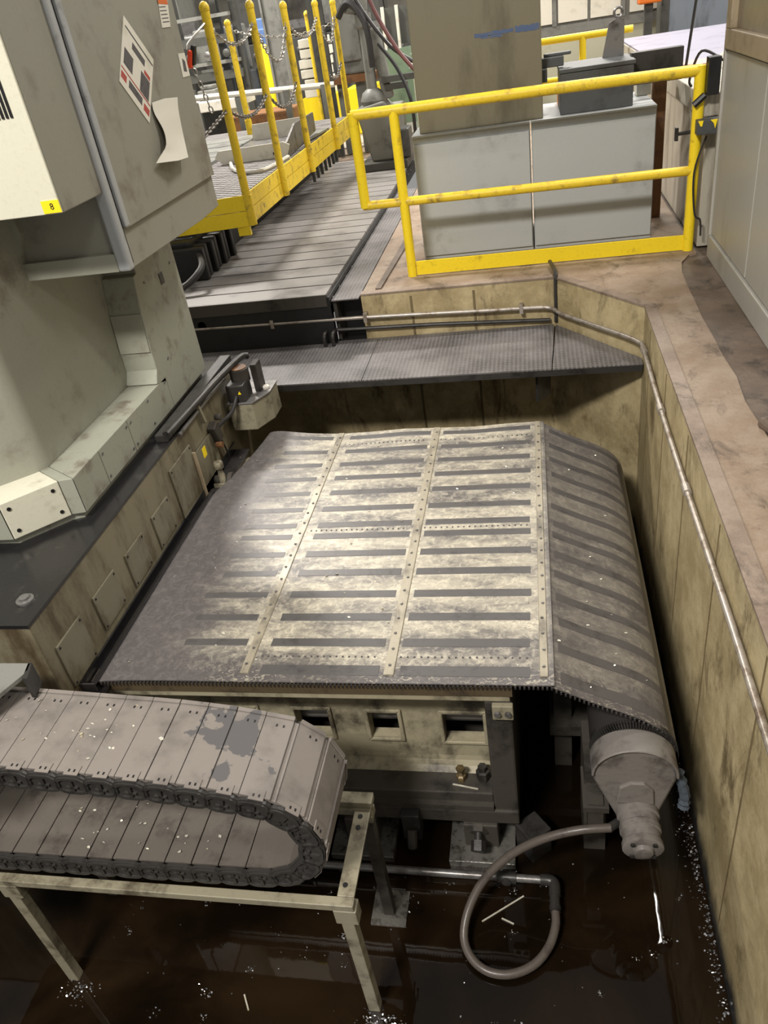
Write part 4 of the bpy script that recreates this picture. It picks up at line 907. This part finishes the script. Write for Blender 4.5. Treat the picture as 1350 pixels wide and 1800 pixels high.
# ------------------------------------------------------------------ far background machines
sp = tag(build(MB().box(-3.78, -3.56, 13.0, 13.3, 0, 6).box(-3.81, -3.78, 12.95, 13.35, 0, 6).box(-3.56, -3.53, 12.95, 13.35, 0, 6), 'steel_stanchion', M['bggrey']), 'tall grey building column rising behind the stanchions', 'column')
def far_machine(x, y, wx, wy, hz_, mat, label, extra=()):
    t = thing('far_machine', label, 'machine', (x, y, 0), 'machines in the far background')
    build(MB().box(x - wx / 2, x + wx / 2, y - wy / 2, y + wy / 2, 0, hz_ * .45), 'base', mat, t, bevel=.02)
    build(MB().box(x - wx * .42, x - wx * .1, y - wy * .4, y + wy * .4, hz_ * .45, hz_), 'headstock', mat, t, bevel=.03)
    build(MB().box(x - wx * .5, x + wx * .5, y - wy * .55, y - wy * .48, hz_ * .5, hz_ * .55), 'guide_rail', M['steel'], t)
    build(MB().box(x + wx * .15, x + wx * .4, y - wy * .4, y + wy * .3, hz_ * .45, hz_ * .75), 'tailstock', M['bggrey'], t, bevel=.03)
    build(MB().cyl((x - wx * .1, y, hz_ * .7), (x + wx * .15, y, hz_ * .7), .08, n=10), 'spindle', M['steel'], t, smooth=True)
    for k in range(4): build(MB().lathe((x - wx * .3 + k * wx * .18, y - wy * .56, hz_ * .38), [(.05, -.04), (.05, .04), (.02, .05)], (0, -1, 0), 8), 'handwheel', M['steel'], t, smooth=True)
    return t
far_machine(-5.95, 15.2, 2.6, 1.4, 2.3, M['bgdark'], 'dark lathe-like machine at the far left behind the nearest stanchions')
far_machine(-4.7, 18.5, 2.6, 1.4, 3.0, M['bgdark'], 'grey machine tool in the far background behind the middle stanchion')
far_machine(-2.4, 17.0, 2.2, 1.4, 2.6, M['bgdark'], 'dark machine tool in the far background left of the olive block')
far_machine(-8.2, 18, 3.6, 1.6, 3.4, M['bgdark'], 'large grey machine at the far left hall end')
tag(build(MB().box(-4.62, -4.2, 15.0, 15.4, 0, 1.75).box(-4.58, -4.24, 14.96, 15.0, .9, 1.6), 'blue_machine', M['bgblue'], bevel=.03), 'blue machine cabinet behind the grey building column', 'machine')
tag(build(MB().lathe((-4.2, 14, 0), [(.085, 0), (.085, 1.34), (.075, 1.38), (.03, 1.4)], n=14), 'bollard', M['stickeryellow'], smooth=True), 'bright yellow bollard in the far background behind the second stanchion', 'bollard')
tag(build(MB().box(-8.5, -4.35, 12.6, 13.6, .66, .80).box(-8.4, -8.2, 12.7, 13.5, 0, .66).box(-4.6, -4.45, 12.7, 13.5, 0, .66), 'long_bench', M['white'], bevel=.01), 'long pale bench top behind the platform at far left', 'bench')
tag(build(MB().box(-4.3, -3.3, 11.8, 12.4, .35, .62).box(-4.2, -3.4, 11.9, 12.3, 0, .35), 'rust_tray', M['rust'], bevel=.02), 'brown rusty tray behind the white bar frame', 'tray')
for k in range(6):
    z = .55 + k * .14
    tag(build(MB().obox((-3.38 + rnd.uniform(-.03, .03), 14.2, z + .06), (.42, .6, .12), (0, 0, rnd.uniform(-.1, .1))), 'stacked_carton', M['paper'], bevel=.01), 'pale carton in the stack, number from the bottom', 'carton')
tag(build(MB().box(-3.65, -3.1, 13.9, 14.5, 0, .55), 'yellow_pallet_base', M['stickeryellow']), 'yellow base under the stack of pale cartons', 'base')
for k, o in enumerate([o for o in COL.objects if o.name.startswith('stacked_carton')]):
    o['label'] = 'pale carton in the far stack, ' + ['bottom', 'second from bottom', 'third from bottom', 'third from top', 'second from top', 'top'][k] + ' layer'
    o['group'] = 'pale cartons in the far stack'
yb_ = tag(build(MB().box(-2.75, -2.3, 13.2, 13.7, .0, .66), 'yellow_bin', M['stickeryellow'], bevel=.02), 'bright yellow bin behind the tool head', 'bin')
gcb = thing('green_cabinet', 'pale green cabinet with open rack on top left of the olive block', 'cabinet', (-.95, 13, 0))
build(MB().box(-1.7, -.3, 13, 13.8, 0, 1.0), 'body', M['bggreen'], gcb, bevel=.01)
build(MB().box(-1.62, -.35, 12.5, 13.0, 0, .85), 'white_unit', M['sage'], gcb, bevel=.01)
build(MB().box(-1.66, -.3, 12.45, 13.02, .85, .9), 'worktop', M['white'], gcb)
rk = thing('bar_rack', 'dark open rack with white uprights above the green cabinet', 'rack', (-1.0, 14, 1))
build(MB().box(-2.25, -.9, 14.0, 14.1, 1.1, 1.6), 'back', M['bgdark'], rk)
for x in (-2.2, -1.98, -1.76, -1.5): build(MB().box(x, x + .04, 13.9, 14.0, 1.05, 1.62), 'upright', M['white'], rk)
tag(build(MB().box(-2.25, -.3, 13.82, 14.2, 0, 1.05), 'rack_plinth', M['bggreen']), 'green plinth carrying the open rack', 'plinth')
tag(build(MB().box(-2.25, -1.8, 12.2, 12.6, 0, .45).box(-2.15, -1.85, 12.15, 12.2, .3, .4), 'grey_trolley', M['bggrey'], bevel=.02), 'low grey trolley behind the tool head', 'trolley')

bn = [('steel_vise', 'dark vise on the long pale bench near the nearest stanchion', -5.3, .34, .22, 'bgdark'), ('parts_bin', 'grey parts bin on the long pale bench', -4.85, .3, .2, 'bggrey'), ('parts_bin', 'black parts bin at the left of the long pale bench', -5.75, .28, .26, 'black')]
for nm, lb_, x, w_, h_, mt in bn:
    tag(build(MB().box(x - w_ / 2, x + w_ / 2, 12.8, 13.1, .80, .80 + h_ * .7).box(x - w_ * .35, x + w_ * .35, 12.85, 13.05, .80 + h_ * .7, .80 + h_), nm, M[mt], bevel=.015), lb_, nm.split('_')[1])
gy = thing('gantry_rails', 'dark gantry of stacked steel bars and rollers behind the nearest stanchions', 'gantry', (-5.4, 13.9, 0))
for k, z in enumerate((1.0, 1.22, 1.5, 1.85, 2.2)): build(MB().box(-7.2, -4.55, 13.85 - .05 * k, 13.97 - .05 * k, z, z + (.05 if k % 2 else .12)), 'rail', M['bggrey' if k % 2 else 'bgdark'], gy)
for x in (-6.4, -5.6, -4.9, -4.6): build(MB().box(x, x + .1, 13.95, 14.1, 0, 2.6), 'upright', M['bgdark'], gy)
for k in range(5): build(MB().lathe((-6.0 + k * .32, 13.78, 1.36), [(.06, -.05), (.06, .05), (.03, .07)], (0, -1, 0), 10), 'roller', M['steel' if k % 2 else 'bgdark'], gy, smooth=True)
# ------------------------------------------------------------------ cable chain and its stand
sd = thing('chain_stand', 'cream angle-iron stand holding the cable drag chain in the coolant', 'stand', (-1.3, 1.52, Zw))
build(MB().box(-2.5, -.66, 1.325, 1.36, -.852, -.82), 'front_rail', M['tablepaint'], sd, bevel=.003)
build(MB().box(-2.5, -.66, 1.69, 1.73, -.852, -.82), 'rear_rail', M['tablepaint'], sd, bevel=.003)
er = build(MB().box(-.722, -.662, 1.36, 1.69, -.832, -.82), 'end_plate', M['tablepaint'], sd, bevel=.003)
for (x, y) in ((-.70, 1.40), (-.695, 1.62), (-.695, 1.665)): build(MB().cyl((x, y, -.8195), (x, y, -.817), .009, n=10), 'bolt_hole', M['black'], er)
build(MB().box(-.81, -.655, 1.70, 1.75, -.82, -.79), 'end_angle', M['tablepaint'], sd, bevel=.003)
for (x, y, mm) in ((-.695, 1.345, 'tablepaint'), (-.69, 1.715, 'castdark'), (-1.985, 1.345, 'tablepaint'), (-1.985, 1.715, 'castdark')):
    lg = build(MB().box(x - .023, x + .023, y - .02, y + .02, Zw - .03, -.852), 'leg', M[mm], sd, bevel=.003)
    build(MB().box(x - .04, x + .04, y - .021, y + .03, -.93, -.852) if y < 1.5 else MB().box(x - .03, x + .03, y - .03, y + .03, -.89, -.852), 'gusset', M['tablepaint'], lg, bevel=.003)
    build(MB().box(x - .075, x + .075, y - .06, y + .09, Zw - .04, Zw + (.008 if (y > 1.5 and x > -1) else -.004)), 'foot_plate', M['padmetal'], lg)
dc = thing('cable_drag_chain', 'grey dusty cable drag chain folded back in a loop on the cream stand', 'cable chain', (-1.4, 1.535, -.82))
yc0, yc1 = 1.36, 1.705
cl = [(-2.65, -.205), (-2.25, -.225), (-1.75, -.262), (-1.27, -.300), (-1.08, -.325), (-.965, -.352)]
Rc = .2; cpt = (-.955, -.553)
cl += [(cpt[0] + Rc * math.sin(a), cpt[1] + Rc * math.cos(a)) for a in [PI * i / 24 for i in range(1, 25)]]
cl += [(-1.3, -.755), (-2.65, -.757)]
# resample at link pitch
def resample(P, step):
    out = [P[0]]; acc = 0
    for i in range(len(P) - 1):
        a, b2 = Vector(P[i]), Vector(P[i + 1]); d = (b2 - a).length; s_ = step - acc
        while s_ <= d: out.append(tuple(a.lerp(b2, s_ / d))); s_ += step
        acc = (acc + d) % step if d + acc >= step else acc + d
    return out
lk = resample(cl, .1)
def stadium(lx, hz_, n=8):
    r = hz_ / 2; c = lx / 2 - r
    return [(c + r * math.cos(a), r * math.sin(a)) for a in [-PI / 2 + PI * i / n for i in range(n + 1)]] + [(-c + r * math.cos(a), r * math.sin(a)) for a in [PI / 2 + PI * i / n for i in range(n + 1)]]
half = (yc1 - yc0) / 2
lmf, lmb = MB(), MB()
for s_ in (-1, 1):
    lm = lmf if s_ < 0 else lmb
    y = s_ * (half - .008)
    lm.prism(stadium(.132, .088), 'y', y - .006, y + .006)
    yo = s_ * half
    ring_o = stadium(.118, .078); ring_i = stadium(.094, .054); nn = len(ring_o)
    for i in range(nn): lm.prism([ring_o[i], ring_o[(i + 1) % nn], ring_i[(i + 1) % nn], ring_i[i]], 'y', yo - .004, yo + .002)
    lm.prism([(-.006, -.03), (.006, -.03), (.006, .03), (-.006, .03)], 'y', yo - .004, yo + .004)
    lm.prism([(-.02, -.012), (.02, -.012), (.02, -.004), (-.02, -.004)], 'y', yo - .004, yo + .003)
lme = lmf.mesh('link'); lmr = lmb.mesh('side_plate')
cvm = MB().box(-.0488, .0488, -half + .016, half - .016, .040, .0475).mesh('cover_plate')
tbm = MB().box(-.018, .030, -half + .004, -half + .040, .0475, .051).mesh('clip_tab')
rim = MB()
rim.box(-.049, .049, half - .02, half - .004, .040, .052)
rimm = rim.mesh('edge_strip')
hsm = MB().box(-.066, .066, -half + .018, half - .018, .028, .037).mesh('hinge_strip')
icm = MB().box(-.0475, .0475, -half + .016, half - .016, -.0475, -.040).mesh('inner_cover')
slm = MB().box(-.003, .003, -.005, .005, .0473, .0482).mesh('slot')
for i in range(len(lk) - 1):
    p, q = Vector((lk[i][0], lk[i][1])), Vector((lk[i + 1][0], lk[i + 1][1])); c = (p + q) / 2; ang = math.atan2(q.y - p.y, q.x - p.x)
    L = put(lme, 'link', M['linkside'], dc, (c.x, 1.5325, c.y), (0, -ang, 0))
    for me, nm, mt in ((cvm, 'cover_plate', M['linkcover']), (icm, 'inner_cover', M['linkinner']), (tbm, 'clip_tab', M['linkcover']), (rimm, 'edge_strip', M['linkcover']), (lmr, 'side_plate', M['linkside']), (hsm, 'hinge_strip', M['linkcover'])):
        o = bpy.data.objects.new(nm, me); COL.objects.link(o); o.parent = L
        if not me.materials: me.materials.append(mt)
    for (x, y) in ((-.004, -half + .02), (.014, -half + .02), (-.004, half - .05), (.02, half - .05)):
        o = bpy.data.objects.new('slot', slm); COL.objects.link(o); o.parent = L; o.location = (x, y, .0005 if y > 0 else .0035)
        if not slm.materials: slm.materials.append(M['black'])
ab = thing('anchor_bracket', 'grey folded steel bracket holding the upper end of the drag chain', 'bracket', (-1.9, 1.6, -.2))
build(MB().prism([(-2.3, 1.73), (-1.80, 1.735), (-1.79, 1.70), (-2.0, 1.18), (-2.5, 1.18)], 'z', -.135, -.115), 'top_plate', M['bggrey'], ab, bevel=.003)
build(MB().prism([(-1.795, 1.735), (-1.77, 1.66), (-1.79, 1.66), (-1.81, 1.735)], 'z', -.21, -.115), 'end_tab', M['darkmetal'], ab)
build(MB().box(-2.4, -2.1, 1.2, 1.3, -.82, -.135), 'post', M['castdark'], ab)

# ------------------------------------------------------------------ chips
def flakes(n_, fn, smin, smax, name, mat, label, cat, flat_=True):
    mb = MB(); k = 0
    while k < n_:
        p = fn()
        if p is None: continue
        s_ = rnd.uniform(smin, smax); a = rnd.uniform(0, 6.28); e = rnd.uniform(.35, 1); tl = rnd.uniform(-.5, .5), rnd.uniform(-.5, .5)
        pts = []
        for i in range(5):
            t = a + i * 1.2566; r = s_ * rnd.uniform(.6, 1.1); dx, dy = r * math.cos(t), r * e * math.sin(t)
            pts.append((p[0] + dx, p[1] + dy, p[2] + dx * tl[0] + dy * tl[1] + s_ * .35))
        mb.add(pts + [(q[0], q[1], q[2] - .001) for q in pts], [(0, 1, 2, 3, 4), (9, 8, 7, 6, 5)] + [(i, i + 5, (i + 1) % 5 + 5, (i + 1) % 5) for i in range(5)]); k += 1
    return tag(build(mb, name, mat), label, cat, kind='stuff')
def on_apron():
    x, y = rnd.uniform(-1.8, .4), rnd.uniform(2.05, 4.05); return (x, y, apz(x, y) + .001)
flakes(90, on_apron, .003, .009, 'metal_chips', M['swarf'], 'pale metal chips scattered over the apron cover', 'chips')
def on_chain():
    x, y = rnd.uniform(-1.9, -1.05), rnd.uniform(1.4, 1.68); z = -.262 - .0855 * (x + 1.75) + .049
    if rnd.random() < .6: x, y = rnd.gauss(-1.55, .08), rnd.gauss(1.55, .04); z = -.262 - .0855 * (x + 1.75) + .049
    if rnd.random() < .45: x = rnd.uniform(-1.75, -1.1); z = -.755 + .05; y = rnd.uniform(1.4, 1.65)
    return (x, y, z)
flakes(60, on_chain, .003, .009, 'metal_chips', M['swarf'], 'pale metal chips lying on the drag chain covers', 'chips')
def wall_line():
    y = rnd.uniform(.9, 4.3); return (.603 - abs(rnd.gauss(0, .022 if y < 2 else .03)), y, Zw + .001)
flakes(900, wall_line, .002, .007, 'metal_chips', M['foam'], 'glinting line of chips floating along the right pit wall', 'chips')
cl_pts = [(rnd.uniform(-1.9, .5), rnd.uniform(.85, 1.9)) for _ in range(34)]
def clusters():
    if rnd.random() < .3: return (rnd.uniform(-2.0, .55), rnd.uniform(.8, 2.0), Zw + .001)
    c = rnd.choice(cl_pts); return (rnd.gauss(c[0], .012), rnd.gauss(c[1], .012), Zw + .001)
flakes(420, clusters, .0015, .0055, 'metal_chips', M['foam'], 'bright chips floating in clusters on the dark coolant', 'chips')
def feet_chips():
    c = rnd.choice([(-.69, 1.29), (-.62, 1.27), (-.66, 1.75), (-1.95, 1.29), (-.25, 1.91), (-.12, 1.28), (-.13, 1.25)]); return (rnd.gauss(c[0], .035), rnd.gauss(c[1], .025), Zw + .003)
flakes(420, feet_chips, .002, .006, 'metal_chips', M['foam'], 'heaps of glinting chips around the stand feet and levelling pads', 'chips')
def sliver(p0, p1, label): return tag(build(MB().bar(p0, p1, .006, .004), 'steel_sliver', M['swarf']), label, 'sliver', 'loose steel slivers')
sliver((-1.23, 1.335, Zw + .004), (-1.195, 1.28, Zw + .004), 'white steel sliver floating in the coolant under the stand')
sliver((-.30, 1.70, Zw + .004), (-.13, 1.82, Zw + .006), 'long thin steel sliver floating inside the hose loop')
sliver((-.22, 1.72, Zw + .003), (-.17, 1.70, Zw + .003), 'short steel sliver floating inside the hose loop')
sliver((-.42, 2.10, -1.197), (-.31, 2.08, -1.197), 'bent bright sliver lying on the casting shelf')
sliver((.53, 3.6, Zw + .004), (.55, 3.52, Zw + .004), 'pale sliver floating in the gap beside the right pit wall')
tag(build(MB().obox((.93, 2.98, .012), (.10, .09, .05), (.2, .1, .5)), 'concrete_lump', M['darkfloor'], bevel=.018), 'dark lump of concrete debris on the ledge near the enclosure', 'debris')
